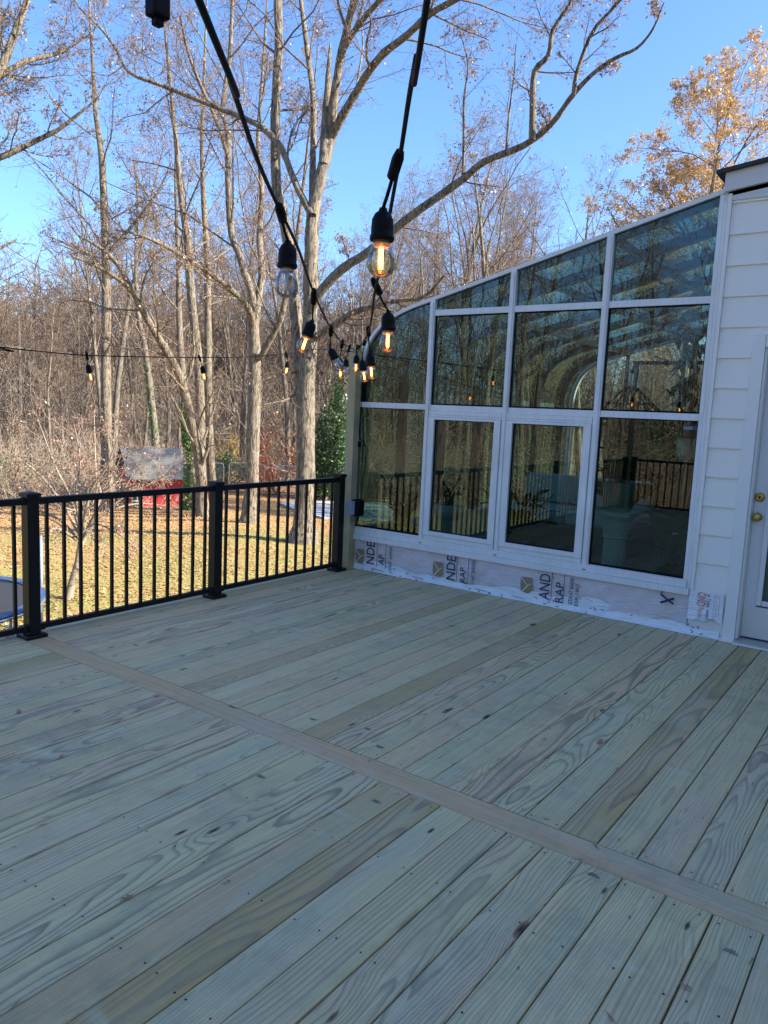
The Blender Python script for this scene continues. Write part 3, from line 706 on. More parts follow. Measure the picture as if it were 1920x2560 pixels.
blocks = [  # logo y, letters y (left edge, larger y is left), text tuples
    (4.372, .135, [('NDE', 4.292, .075, .094, .212, .004), ('AP', 4.150, .085, .068, .098, .003), ('STANT BARRIER', 4.028, .046, .034, .228, .0)], (4.167, 4.066), .058),
    (3.490, .145, [('NDE', 3.400, .068, .090, .215, .004), ('RAP', 3.262, .066, .058, .132, .003), ('STANT BARRIER', 3.150, .064, .036, .215, .0)], (3.293, 3.180), .062),
    (2.628, .148, [('AND', 2.512, .055, .092, .212, .004), ('RAP', 2.370, .052, .066, .165, .003), ('ISTANT BARRI', 2.256, .055, .034, .215, .0), ('ESR-1802', 2.204, .052, .028, .178, .0)], (2.405, 2.302), .055)]
for ly, lz, txt, lines, zb in blocks:
    lg = flat_poly([(ly+.052, lz+.062), (ly-.050, lz+.066), (ly-.052, lz-.045), (ly-.020, lz-.070), (ly+.045, lz-.060), (ly+.052, lz-.02)], -.0325, M['gold_print'], 'logo', wrap, WL)
    mk = MB(); quad_line((ly+.050, lz+.058), (ly-.012, lz-.006), .006, -.0333, mk, WL); quad_line((ly-.040, lz+.016), (ly-.012, lz-.006), .005, -.0333, mk, WL); quad_line((ly-.012, lz-.006), (ly+.036, lz-.060), .007, -.0333, mk, WL)
    ch = mk.build('logo_mark', M['white_print'], wrap)
    for s, yl, z0, hh, ln, bd in txt: wall_text(s, yl, z0, hh, ln, M['navy_print'], wrap, WL, x=-.0325, bold=bd)
    mk = MB()
    for yl in lines: quad_line((yl, zb), (yl, .286), .0045, -.0325, mk, WL)
    mk.build('printed_line', M['navy_print'], wrap)
mk = MB(); quad_line((1.545, .199), (1.450, .247), .017, -.0325, mk, WL); quad_line((1.548, .262), (1.452, .204), .013, -.0326, mk, WL); quad_line((1.535, .288), (1.548, .262), .008, -.0327, mk, WL)
mk.build('marker_cross', M['navy_print'], wrap)
rs_ = random.Random(3)
sq = MB()
for i in range(34):
    y = rs_.uniform(1.2, 4.45); z = rs_.choice([rs_.uniform(.012, .03), rs_.uniform(.04, .085)]); w = rs_.uniform(.008, .017)
    a0 = rs_.uniform(0, 3)
    pl = [(y+w*math.cos(a0+k*.9)*(1-.1*k), z+w*.7*math.sin(a0+k*.9)) for k in range(5)]
    for p, q in zip(pl[:-1], pl[1:]): quad_line(p, q, .0045, -.0400, sq, WL)
for y in (4.2, 3.75, 3.1, 2.75): quad_line((y, .036), (y-.12, .030), .004, -.0403, sq, WL)
o = sq.build('printed_marks', M['navy_print'], wrap); o['kind'] = 'stuff'
# torn older sheet under the last siding course
patch = empty('torn_wrap', (-.02, 1.23, .2)); tag(patch, 'torn white wrap scrap with red lettering below the siding', 'wrap sheet')
PL = (-.02, 1.23, .2)
sheet(1.112, 1.348, lambda y: .128+.010*math.sin(y*60)+.012*math.sin(y*23)+.03*(y-1.2), lambda y: .332, lambda y, z: -.0315-.003*wav(y*3, z*2, 2.0)-.004*max(0, (.2-z)*8), 30, 16, M['flash'], 'sheet', patch, PL)
wall_text('OND', 1.288, .328, .058, .10, M['red_print'], patch, PL, up=False, x=-.0405, bold=.004); wall_text('The Am', 1.278, .222, .036, .085, M['red_print'], patch, PL, up=False, x=-.0420, bold=.0)
wall_text('ac Tyvek  www.c', 1.222, .322, .026, .185, M['navy_print'], patch, PL, up=False, x=-.0420)
mk = MB()
for y in (1.176, 1.160, 1.140): quad_line((y, .32), (y-.004, .15), .002, -.0415, mk, PL)
mk.build('printed_line', M['red_print'], patch)

# ------------------------------------------------------------------ trees
class Tubes:
    """many tapered tubes built in numpy batches"""
    def __init__(s): s.b = {}
    def add(s, pts, rad, sides):
        s.b.setdefault((len(pts), sides), []).append((pts, rad))
    def arrays(s):
        VV = []; QQ = []; base = 0
        for (n, k), L in s.b.items():
            P = np.array([l[0] for l in L], float); Rd = np.array([l[1] for l in L], float)
            T = np.empty_like(P); T[:, 1:-1] = P[:, 2:]-P[:, :-2]; T[:, 0] = P[:, 1]-P[:, 0]; T[:, -1] = P[:, -1]-P[:, -2]
            T /= np.linalg.norm(T, axis=-1, keepdims=True)+1e-9
            ref = np.where(np.abs(T[:, :1, 2:3]) > 0.85, np.array([1.0, 0, 0]), np.array([0, 0, 1.0]))
            A = np.cross(T, np.broadcast_to(ref, T.shape)); A /= np.linalg.norm(A, axis=-1, keepdims=True)+1e-9
            B = np.cross(T, A); an = 2*np.pi*np.arange(k)/k
            V = P[:, :, None, :]+(A[:, :, None, :]*np.cos(an)[None, None, :, None]+B[:, :, None, :]*np.sin(an)[None, None, :, None])*Rd[:, :, None, None]
            if k >= 7: V = V+(V-P[:, :, None, :])*np.random.default_rng(n*31+k).normal(0, .055, V.shape[:3])[..., None]
            nb_ = len(L); idx = np.arange(nb_*n*k).reshape(nb_, n, k)+base
            a = idx[:, :-1, :]; b = idx[:, 1:, :]
            Q = np.stack([a, np.roll(a, -1, 2), np.roll(b, -1, 2), b], -1).reshape(-1, 4)
            VV.append(V.reshape(-1, 3)); QQ.append(Q); base += nb_*n*k
        return (np.concatenate(VV), np.concatenate(QQ)) if VV else (np.zeros((0, 3)), np.zeros((0, 4), int))

def leaf_quads(pos, rg, size, droop=0.0):
    """small folded leaf faces at the given points"""
    n = len(pos); pos = np.asarray(pos)
    a = rg.normal(size=(n, 3)); a[:, 2] -= droop; a /= np.linalg.norm(a, axis=1, keepdims=True)
    b = np.cross(a, rg.normal(size=(n, 3))); b /= np.linalg.norm(b, axis=1, keepdims=True)
    s = size*rg.uniform(.6, 1.3, (n, 1)); 
    V = np.stack([pos, pos+a*s*.55+b*s*.32, pos+a*s*1.1, pos+a*s*.5-b*s*.32], 1)
    Q = np.arange(n*4).reshape(n, 4); return V.reshape(-1, 3), Q

class Tree:
    def __init__(s, seed): s.rg = np.random.default_rng(seed); s.wood = Tubes(); s.fine = Tubes(); s.leaf = []
    def path(s, p, d, L, n, wander, up):
        p = np.array(p, float); d = np.array(d, float); d /= np.linalg.norm(d); out = [p]
        for i in range(n-1):
            d = d+s.rg.normal(size=3)*wander; d[2] += up; d /= np.linalg.norm(d); p = p+d*(L/(n-1)); out.append(p)
        return np.array(out)
    def spawn(s, pts, rad, level, spec, plen=None):
        """children of one branch; spec[level] = (count, t0, angle lo, hi, length ratio, radius ratio, points, wander, up, sides)"""
        if level >= len(spec): return
        cnt, t0, a0, a1, lr, rr, n, wan, up, sides = spec[level]
        seg = np.linalg.norm(np.diff(pts, axis=0), axis=1); cum = np.concatenate([[0], np.cumsum(seg)]); L = plen or cum[-1]
        cnt = max(1, int(round(cnt*s.rg.uniform(.8, 1.2))))
        ts = t0+(1-t0)*(np.arange(cnt)+s.rg.uniform(0, 1, cnt))/cnt
        az = s.rg.uniform(0, 6.28)
        for t in ts:
            q = t*cum[-1]; i = min(np.searchsorted(cum, q, side='right')-1, len(seg)-1); f = (q-cum[i])/max(seg[i], 1e-6)
            p = pts[i]*(1-f)+pts[i+1]*f; r = rad[i]*(1-f)+rad[i+1]*f; d = (pts[i+1]-pts[i])/max(seg[i], 1e-6)
            az += 2.4+s.rg.normal()*.5; an = s.rg.uniform(a0, a1)
            o = np.cross(d, [0.3, 0.2, 1.0] if abs(d[2]) < .9 else [1.0, 0, 0]); o /= np.linalg.norm(o); o2 = np.cross(d, o)
            nd = d*math.cos(an)+(o*math.cos(az)+o2*math.sin(az))*math.sin(an)
            cl = L*lr*s.rg.uniform(.6, 1.25)*(1.15-.6*(t-t0)/(1-t0+1e-6)); cr = max(min(r*rr*s.rg.uniform(.7, 1.1), r*.85), .0035)
            cp = s.path(p, nd, cl, n, wan, up); last = level == len(spec)-1
            crd = np.linspace(cr, max(cr*.35, .0028), n)
            (s.wood if sides >= 5 else s.fine).add(cp, crd, sides)
            if last: s.leaf.append(cp[-1]); s.leaf.append(cp[len(cp)//2])
            s.spawn(cp, crd, level+1, spec)
    def limb(s, pts, rad, sides=8, sm=3):
        P = np.array(catmull(pts, sm)); r = np.interp(np.linspace(0, len(rad)-1, len(P)), np.arange(len(rad)), rad)
        s.wood.add(P, r, sides); return P, r
    def meshes(s, name, bark, twig, leafm=None, leaf_n=0, leaf_size=.07, droop=.2):
        V, Q = s.wood.arrays(); tm = mesh_np(name+'_trunk', V, Q, bark, smooth=True)
        V, Q = s.fine.arrays(); mats = [twig]; mi = np.zeros(len(Q), int)
        if leafm is not None and leaf_n and len(s.leaf):
            pos = np.array(s.leaf); k = s.rg.choice(len(pos), min(leaf_n, len(pos)*3), replace=leaf_n > len(pos))
            LV, LQ = leaf_quads(pos[k]+s.rg.normal(size=(len(k), 3))*.05, s.rg, leaf_size, droop)
            Q = np.concatenate([Q, LQ+len(V)]); V = np.concatenate([V, LV]); mats.append(leafm); mi = np.concatenate([mi, np.ones(len(LQ), int)])
        cm = mesh_np(name+'_crown', V, Q, mats, mi); return tm, cm

def tree_object(name, tm, cm, label, group=None, loc=(0, 0, 0), rz=0.0, sc=1.0):
    root = empty(name, loc, rz); root.scale = (sc, sc, sc); tag(root, label, 'tree', group)
    link('trunk', tm, root); link('crown', cm, root); return root

def traced_tree(name, label, seed, base, stems, spec_by, bark, twig, leafm=None, leaf_n=0, leaf_size=.07, droop=.2, group=None):
    """stems: list of (points world, radii, sides, spec)"""
    T = Tree(seed); b = np.array(base)
    for pts, rad, sides, spec in stems:
        P, r = T.limb([np.array(p)-b for p in pts], rad, sides)
        if spec: T.spawn(P, r, 0, spec)
    tm, cm = T.meshes(name, bark, twig, leafm, leaf_n, leaf_size, droop)
    return tree_object(name, tm, cm, label, group, tuple(b))

def px(lst, d0, d1=None):
    """photo points to world points, the distance going from d0 to d1 along the list"""
    d1 = d0 if d1 is None else d1; n = len(lst)
    return [at(x, y, d0+(d1-d0)*i/max(1, n-1)) for i, (x, y) in enumerate(lst)]

def ext(pts, step, k=2):
    """carry a path on past the picture's edge"""
    pts = list(pts); 
    for _ in range(k): pts.append(pts[-1]+(pts[-1]-pts[-2])/max(1e-6, np.linalg.norm(pts[-1]-pts[-2]))*step)
    return pts

#        count t0  a0   a1  len   rad  n wander up   sides
SP_L = [(14, .12, .5, 1.1, .28, .40, 6, .17, .09, 5), (8, .2, .5, 1.1, .46, .5, 5, .2, .05, 4), (6, .15, .4, 1.0, .52, .55, 4, .2, .03, 3), (4, .2, .4, .9, .5, .65, 3, .2, 0, 3)]
SP_M = [(9, .12, .5, 1.1, .30, .42, 5, .18, .08, 4), (7, .2, .5, 1.0, .48, .5, 4, .2, .04, 3), (4, .2, .4, 1.0, .5, .6, 3, .2, .02, 3)]
SP_S = [(9, .15, .5, 1.0, .34, .45, 4, .18, .06, 3), (5, .2, .5, 1.0, .5, .6, 3, .2, .03, 3)]
SP_T = [(14, .40, .6, 1.2, .22, .32, 6, .14, .06, 5), (9, .2, .5, 1.1, .42, .5, 5, .2, .04, 3), (5, .2, .4, 1.0, .5, .6, 3, .2, .02, 3)]

D1 = 20.6
b1 = at(757, 1352, D1); b1[2] = gz(b1[0], b1[1])-.05
t1 = [b1]+px([(759, 1325), (761, 1280), (764, 1160), (765, 1000), (770, 900), (774, 820), (777, 740), (778, 650), (780, 575), (783, 521), (796, 463), (810, 405), (827, 347)], D1, D1+.3)
fork = t1[-1]
E_ = px([(776, 775), (800, 730), (856, 672), (919, 632), (995, 566), (1053, 521), (1157, 449), (1209, 405), (1307, 365), (1377, 312), (1423, 249), (1481, 185), (1539, 145), (1591, 121), (1631, 75), (1660, 6)], D1, 16.5)
D_ = px([(781, 540), (767, 515), (735, 451), (703, 370), (654, 318), (608, 295), (550, 272), (463, 237), (405, 214), (341, 191), (312, 168), (289, 122), (255, 75), (200, 20), (160, -40)], D1, 23.5)
stems = [
 (t1, [0.493, 0.352, 0.282, 0.246, 0.233, 0.220, 0.207, 0.194, 0.185, 0.176, 0.167, 0.158, 0.145, 0.132], 14, [(5, .35, .7, 1.2, .10, .14, 5, .2, .02, 4)]+SP_S),
 (ext(px([(827, 347), (833, 260), (850, 150), (868, 70), (885, 0), (895, -60)], D1+.3, D1-1), 1.5, 3), [0.123, 0.115, 0.102, 0.094, 0.086, 0.074, 0.057, 0.041, 0.025], 8, SP_L),
 (ext(px([(848, 150), (872, 100), (905, 52), (950, 0)], D1-.3, D1-1.6), 1.4, 3), [0.076, 0.072, 0.068, 0.060, 0.043, 0.025, 0.017], 7, SP_M),
 (ext(px([(827, 347), (856, 290), (897, 220), (926, 174), (960, 133), (1018, 87), (1075, 35), (1140, -2)], D1+.3, D1-2.5), 1.5, 3), [0.115, 0.107, 0.098, 0.094, 0.090, 0.082, 0.074, 0.066, 0.049, 0.033, 0.025], 8, SP_L),
 (ext(px([(781, 521), (782, 405), (784, 260), (770, 140), (752, 0)], D1+.2, D1+1.5), 1.5, 3), [.10, .09, .08, .07, .06, .05, .03, .02], 7, SP_M),
 (px([(808, 410), (818, 260), (822, 165), (826, 105)], D1+.2, D1+.5), [.13, .11, .06, .02], 7, None),
 (D_, [0.106, 0.097, 0.088, 0.084, 0.079, 0.070, 0.066, 0.062, 0.055, 0.048, 0.042, 0.037, 0.031, 0.022, 0.013], 8, SP_L),
 (E_, [0.128, 0.123, 0.114, 0.110, 0.106, 0.101, 0.092, 0.084, 0.072, 0.063, 0.056, 0.046, 0.038, 0.030, 0.022, 0.011], 9, [(8, .12, .5, 1.0, .10, .28, 5, .18, .12, 4)]+SP_S+[(3, .2, .4, .9, .5, .6, 3, .2, 0, 3)]),
 (px([(1330, 349), (1332, 260), (1336, 179), (1371, 139), (1382, 75), (1423, 12), (1440, -50)], 18.2, 17.4), [.085, .075, .065, .055, .045, .035, .02], 7, SP_M),
 (px([(1434, 238), (1440, 191), (1463, 121), (1492, 64), (1550, 2), (1580, -60)], 17.3, 16.8), [.055, .05, .045, .04, .03, .015], 6, SP_M),
 (px([(1157, 451), (1160, 347), (1160, 249), (1170, 160), (1150, 80)], 18.9, 18.5), [.045, .04, .03, .02, .01], 6, SP_M),
 (px([(1265, 383), (1272, 290), (1285, 190), (1290, 110)], 18.5, 18.3), [.03, .025, .018, .01], 5, SP_S),
 (px([(790, 842), (841, 810), (870, 789), (915, 770), (990, 752), (1060, 742), (1110, 690)], D1, 19), [.10, .095, .085, .075, .06, .045, .03], 7, SP_M),
 # second stem on the shaded left side
 (ext(px([(757, 1100), (754, 1000), (748, 900), (741, 810), (733, 700), (722, 620), (704, 520), (691, 463), (688, 290), (697, 116), (694, 0)], D1+.35, D1+1.2), 1.6, 3), [0.160, 0.172, 0.176, 0.168, 0.160, 0.152, 0.144, 0.140, 0.128, 0.116, 0.104, 0.088, 0.056, 0.032], 10, [(9, .5, .5, 1.1, .22, .32, 5, .2, .06, 4)]+SP_S),
 (px([(738, 985), (715, 1000), (690, 1006), (655, 1012)], D1+.2, D1-.6), [.045, .035, .025, .015], 5, SP_S),
 (px([(745, 930), (710, 935), (672, 945), (640, 958)], D1+.2, D1-.8), [.035, .028, .02, .012], 5, SP_S)]
traced_tree('shade_tree', 'large double stemmed tree with long limb reaching right above the sunroom', 11, b1, stems, None, M['bark'], M['twig'], M['leaf_tan'], 11000, .062)

D2 = 27.0
b2 = at(622, 1310, D2); b2[2] = gz(b2[0], b2[1])-.05
stems = [
 ([b2]+px([(624, 1285), (628, 1240), (631, 1191), (633, 1064), (637, 980), (636, 895), (634, 811), (640, 769)], D2), [0.422, 0.308, 0.255, 0.238, 0.224, 0.216, 0.207, 0.194, 0.167], 11, None),
 (px([(634, 825), (620, 770), (570, 718), (506, 672), (460, 642), (400, 608), (340, 585), (290, 575)], D2, D2-3.5), [.12, .105, .095, .085, .075, .06, .045, .02], 8, SP_L),
 (ext(px([(640, 790), (628, 730), (612, 684), (596, 630), (579, 584), (570, 463), (570, 347), (558, 260), (574, 150), (580, 30)], D2, D2+1), 2, 3), [0.153, 0.136, 0.128, 0.123, 0.119, 0.111, 0.098, 0.085, 0.072, 0.064, 0.051, 0.034, 0.017], 9, SP_L),
 (ext(px([(638, 900), (654, 888), (675, 850), (700, 802), (716, 735), (735, 640), (752, 520), (765, 400)], D2, D2-2), 1.6, 2), [0.119, 0.111, 0.106, 0.102, 0.093, 0.076, 0.060, 0.043, 0.025, 0.017], 8, SP_L),
 (ext(px([(640, 780), (655, 690), (648, 600), (655, 480), (645, 350), (655, 200)], D2, D2+1.5), 2, 2), [.13, .12, .11, .09, .07, .05, .04, .02], 8, SP_L),
 (px([(572, 400), (540, 300), (500, 210), (470, 130), (450, 40)], D2+.6, D2-2), [.08, .07, .06, .045, .03], 6, SP_M)]
traced_tree('shade_tree', 'straight grey trunk tree left of the big tree forking high', 12, b2, stems, None, M['bark'], M['twig'], M['leaf_tan'], 8000, .066)

D3 = 31.5
b3 = at(508, 1290, D3); b3[2] = gz(b3[0], b3[1])-.05
traced_tree('leaning_tree', 'leaning bare tree whose trunk slants left over the red shed', 13, b3, [
 ([b3]+px([(505, 1230), (498, 1149), (472, 1022), (447, 937), (422, 887), (380, 819), (337, 739), (295, 663), (253, 621), (190, 585)], D3, D3-3), [.30, .22, .20, .18, .165, .15, .13, .11, .085, .06, .03], 9, SP_L),
 (px([(337, 739), (300, 700), (240, 665), (180, 640)], D3-2, D3-4), [.09, .08, .06, .03], 6, SP_M)], None, M['bark'], M['twig'], M['leaf_tan'], 700, .08)
b = at(496, 1280, D3+1); b[2] = gz(b[0], b[1])-.05
traced_tree('slim_tree', 'slim upright tree standing close behind the leaning trunk', 14, b, [
 ([b]+ext(px([(503, 1200), (502, 1127), (498, 937), (477, 727), (468, 600), (452, 480), (440, 350), (425, 200)], D3+1), 2, 2), [.26, .21, .20, .19, .17, .15, .12, .09, .07, .05, .02], 8, SP_T)], None, M['bark'], M['twig'], M['leaf_tan'], 2500, .07)
b = at(540, 1286, D3+1.6); b[2] = gz(b[0], b[1])-.05
traced_tree('slim_tree', 'pale slim tree between the leaning trunk and the straight grey trunk', 15, b, [
 ([b]+ext(px([(528, 1180), (521, 1000), (521, 937), (519, 684), (515, 600), (508, 480), (505, 350), (510, 200)], D3+1.6), 2, 2), [.22, .18, .17, .165, .14, .12, .10, .08, .06, .04, .02], 8, SP_T)], None, M['bark'], M['twig'], M['leaf_tan'], 2500, .07)

D4 = 35.0
b = at(268, 1250, D4); b[2] = gz(b[0], b[1])-.05
traced_tree('tall_tree', 'tall straight trunk tree left of the red shed', 16, b, [
 ([b]+ext(px([(267, 1127), (264, 937), (266, 727), (264, 600), (260, 521), (255, 405), (240, 289), (234, 203), (229, 116)], D4), 1.5, 2), [.30, .24, .215, .195, .175, .16, .13, .10, .08, .06, .04, .02], 9, SP_T),
 (px([(266, 690), (230, 640), (180, 615), (120, 590)], D4, D4-2), [.08, .07, .05, .02], 6, SP_M),
 (px([(265, 640), (300, 600), (350, 540), (400, 470), (430, 400)], D4, D4-1), [.09, .08, .06, .04, .02], 6, SP_M)], None, M['bark'], M['twig'], M['leaf_tan'], 1800, .07)

D5 = 17.0
b = at(-330, 1300, D5); b[2] = gz(b[0], b[1])-.05
traced_tree('overhanging_tree', 'bare tree outside the left edge with limbs overhanging the corner', 17, b, [
 ([b]+px([(-330, 1100), (-320, 800), (-310, 500), (-300, 200), (-290, -100)], D5), [.45, .36, .33, .30, .26, .18], 10, SP_T),
 (px([(-315, 620), (-180, 480), (-50, 408), (0, 394), (87, 353), (145, 324), (191, 289), (240, 250)], D5, D5-1), [.11, .09, .065, .06, .05, .04, .03, .015], 8, SP_L),
 (px([(-305, 420), (-150, 290), (-30, 212), (58, 156), (145, 133), (210, 95)], D5, D5+1), [.10, .08, .06, .05, .035, .015], 8, SP_L),
 (px([(-300, 380), (-130, 300), (-10, 190), (35, 87), (69, 0), (85, -70)], D5, D5+.5), [.12, .10, .085, .07, .06, .045], 8, SP_L),
 (px([(-320, 800), (-150, 680), (-40, 640), (40, 600)], D5, D5), [.08, .07, .04, .02], 6, SP_M)], None, M['bark'], M['twig'], M['leaf_tan'], 3200, .055)

# right of the picture: leafy tree above the roof and two bare ones
def auto_tree(seed, H, r0, limbs, t0, spread, spec, lean=.02, sides=9, ang=(.35, .8), up=.10):
    T = Tree(seed); tr = T.path((0, 0, -.1), (T.rg.normal()*lean, T.rg.normal()*lean, 1), H, 14, .035, .03)
    rad = r0*np.power(np.linspace(1, .06, 14), .8); rad[0] *= 1.35; T.wood.add(tr, rad, sides)
    T.spawn(tr, rad, 0, [(limbs, t0, ang[0], ang[1], spread, .52, 7, .13, up, 5)]+spec); return T
SPC = [(7, .25, .5, 1.0, .45, .5, 5, .18, .04, 4), (6, .2, .4, 1.0, .5, .55, 4, .2, .02, 3), (4, .2, .4, .9, .5, .6, 3, .2, 0, 3)]
T = auto_tree(36, 19.0, .34, 30, .36, .34, [(9, .22, .5, 1.0, .45, .5, 5, .18, .05, 4), (8, .2, .4, 1.0, .5, .55, 4, .2, .02, 3), (5, .2, .4, .9, .5, .65, 3, .2, 0, 3)], lean=.005, ang=(.55, 1.05), up=.07)
g6 = at(1705, 900, 34.0); z6 = float(gz(g6[0], g6[1]))
tm, cm = T.meshes('leafy', M['bark'], M['twig'], M['leaf_gold'], 42000, .11)
tree_object('golden_tree', tm, cm, 'tree with sparse golden leaves rising above the house roof', None, (g6[0], g6[1], z6), .6, .86)
T = auto_tree(33, 15.0, .22, 13, .3, .34, SPC); tmA, cmA = T.meshes('bare', M['bark'], M['twig'], M['leaf_tan'], 700, .09)
for (pxx, dd, sc, rz, lab) in ((1215, 40, 1.2, .4, 'bare tree behind the middle of the sunroom roof'), (1470, 38, 1.0, 2.1, 'small faint bare tree between the sunroom roof and the golden tree'), (1110, 46, 1.35, 4.2, 'bare tree just right of the light strings behind the long limb'), (1330, 60, 1.15, 1.0, 'low bare tree whose top barely clears the sunroom roof')):
    g = at(pxx, 1000, dd); tree_object('bare_tree', tmA, cmA, lab, 'bare trees behind the sunroom', (g[0], g[1], float(gz(g[0], g[1]))), rz, sc)

# woodland: six kinds copied with turn and size
VAR = []
SPW = [(8, .2, .5, 1.1, .44, .5, 5, .18, .05, 4), (7, .2, .4, 1.0, .5, .55, 4, .2, .03, 3), (4, .25, .4, .9, .5, .7, 3, .2, 0, 3)]
for i, (H, r0, nl, t0, sp, ln) in enumerate([(21, .20, 15, .36, .24, 2200), (24, .22, 16, .42, .22, 2600), (19, .16, 14, .32, .26, 1800), (22, .18, 15, .44, .22, 3200), (17, .14, 13, .25, .27, 900), (25, .24, 17, .40, .22, 2400)]):
    T = auto_tree(50+i, H, r0, nl, t0, sp, SPW, lean=.05); VAR.append(T.meshes('wood%d' % i, M['bark_far'], M['twig'], M['leaf_tan'], int(ln*.9), .085))
rw = random.Random(9)
spots = []
def scatter(n, y0, y1, d0, d1, smin, smax, minsep):
    k = 0; tries = 0
    while k < n and tries < 4000:
        tries += 1; ya = rw.uniform(y0, y1); d = math.sqrt(rw.uniform(d0*d0, d1*d1)); x, y, z = gpt(ya, d)
        if any(math.hypot(x-s[0], y-s[1]) < minsep for s in spots): continue
        spots.append((x, y, z, ya, d, rw.uniform(smin, smax))); k += 1
scatter(8, 51, 57, 43, 56, .60, .85, 1.9)
scatter(11, 37.5, 51, 50, 58, .65, .95, 1.9)
scatter(8, 57, 67, 41, 58, .42, .60, 1.9)
scatter(20, 33, 50, 58, 85, .75, 1.05, 2.4)
scatter(10, 50, 58, 58, 85, .62, .85, 2.4)
scatter(12, 58, 67, 58, 85, .45, .62, 2.2)
scatter(18, 27, 38, 48, 80, .78, 1.0, 2.2)
scatter(16, 11, 27, 42, 75, .5, .68, 2.2)
scatter(8, 68, 85, 34, 60, .6, .8, 3.0)
scatter(34, 128, 176, 20, 55, .6, .9, 2.6)
ZONE = [(10, 'bare tree standing beyond the house'), (27, 'low bare tree beyond the right half of the sunroom'), (37, 'slender bare tree in the woods behind the sunroom'), (43, 'tall bare tree in the woods right of the big trunk'), (49, 'tall bare tree in the woods behind the wire fence'),
        (55, 'slender bare tree in the woods behind the red shed'), (61, 'slender bare tree in the woods left of the shed'), (69, 'slender bare tree in the woods at the left edge'), (400, 'bare tree across the yard mirrored in the sunroom glass')]
ORD = ['first', 'second', 'third', 'fourth', 'fifth', 'sixth', 'seventh', 'eighth', 'ninth', 'tenth', 'eleventh', 'twelfth', 'thirteenth', 'fourteenth', 'fifteenth', 'sixteenth', 'seventeenth', 'eighteenth', 'nineteenth', 'twentieth']
cnt_ = {}
for (x, y, z, ya, d, s) in sorted(spots, key=lambda q: -q[3]):
    tm, cm = VAR[rw.randrange(6)]
    lab = next(l for lim, l in ZONE if ya < lim); grp = lab.replace('tree', 'trees', 1)
    if 10 <= ya < 69:
        row = 'near row' if d < 56 else 'far row'; lab0 = lab; k = cnt_.get((lab, row), 0); cnt_[(lab, row)] = k+1
        lab = '%s, %s from left, %s' % (lab, ORD[min(k, 19)], row)
    tree_object('woodland_tree', tm, cm, lab, grp, (x, y, z), rw.uniform(0, 6.28), s)

# undergrowth and the thicket of saplings
rgB = np.random.default_rng(21)
def brush(n, yaw0, yaw1, d0, d1, hmin, hmax, seed, leafn, lsize, pale=False):
    rg = np.random.default_rng(seed); tb = Tubes(); tips = []
    for i in range(n):
        ya = rg.uniform(yaw0, yaw1); d = math.sqrt(rg.uniform(d0*d0, d1*d1)); x, y, z = gpt(ya, d)
        h = rg.uniform(hmin, hmax); dr = np.array([rg.normal()*.35, rg.normal()*.35, 1.0]); p = np.array([x, y, z-.05]); pts = [p]
        for k in range(3):
            dr = dr+rg.normal(size=3)*.22; dr[2] = abs(dr[2])*.9+.1; dr /= np.linalg.norm(dr); p = p+dr*h/3; pts.append(p)
        r = .007+.006*h*rg.uniform(.4, 1); tb.add(np.array(pts), np.linspace(r, r*.35, 4), 3)
        for j in range(5):
            a = pts[1]+(pts[3]-pts[1])*rg.uniform(); e = dr*.7+rg.normal(size=3)*.6; L = h*rg.uniform(.15, .35); q = a+e/np.linalg.norm(e)*L; q2 = q+(e/np.linalg.norm(e)+rg.normal(size=3)*.35)*L*.7
            tb.add(np.array([a, q, q2]), np.array([r*.55, r*.4, r*.25]), 3); tips += [q, q2]
    V, Q = tb.arrays(); k = rg.choice(len(tips), min(leafn, len(tips)*2)); LV, LQ = leaf_quads(np.array(tips)[k]+rg.normal(size=(len(k), 3))*.08, rg, lsize, .4)
    return np.concatenate([V, LV]), np.concatenate([Q, LQ+len(V)]), np.concatenate([np.zeros(len(Q), int), np.ones(len(LQ), int)])
parts_ = [brush(1500, 51, 66, 41, 62, .8, 3.4, 1, 3500, .09), brush(1300, 36, 52, 52, 68, .8, 3.4, 11, 3000, .09), brush(1500, 34, 67, 54, 78, 3.0, 8.5, 6, 5000, .10), brush(1500, 12, 38, 44, 72, .8, 3.6, 2, 4000, .1), brush(500, 66, 85, 30, 48, .6, 2.6, 3, 1200, .09),
          brush(1700, 120, 172, 17, 45, .8, 4.0, 4, 7000, .10), brush(900, 54, 66, 36, 46, .5, 2.0, 5, 2500, .09)]
offs = np.cumsum([0]+[len(p[0]) for p in parts_])
o = link('undergrowth', mesh_np('undergrowth', np.concatenate([p[0] for p in parts_]), np.concatenate([p[1]+offs[i] for i, p in enumerate(parts_)]), [M['twig_pale'], M['leaf_brush']], np.concatenate([p[2] for p in parts_])))
tag(o, 'tangled brown undergrowth and saplings along the edge of the woods', 'undergrowth', kind='stuff')
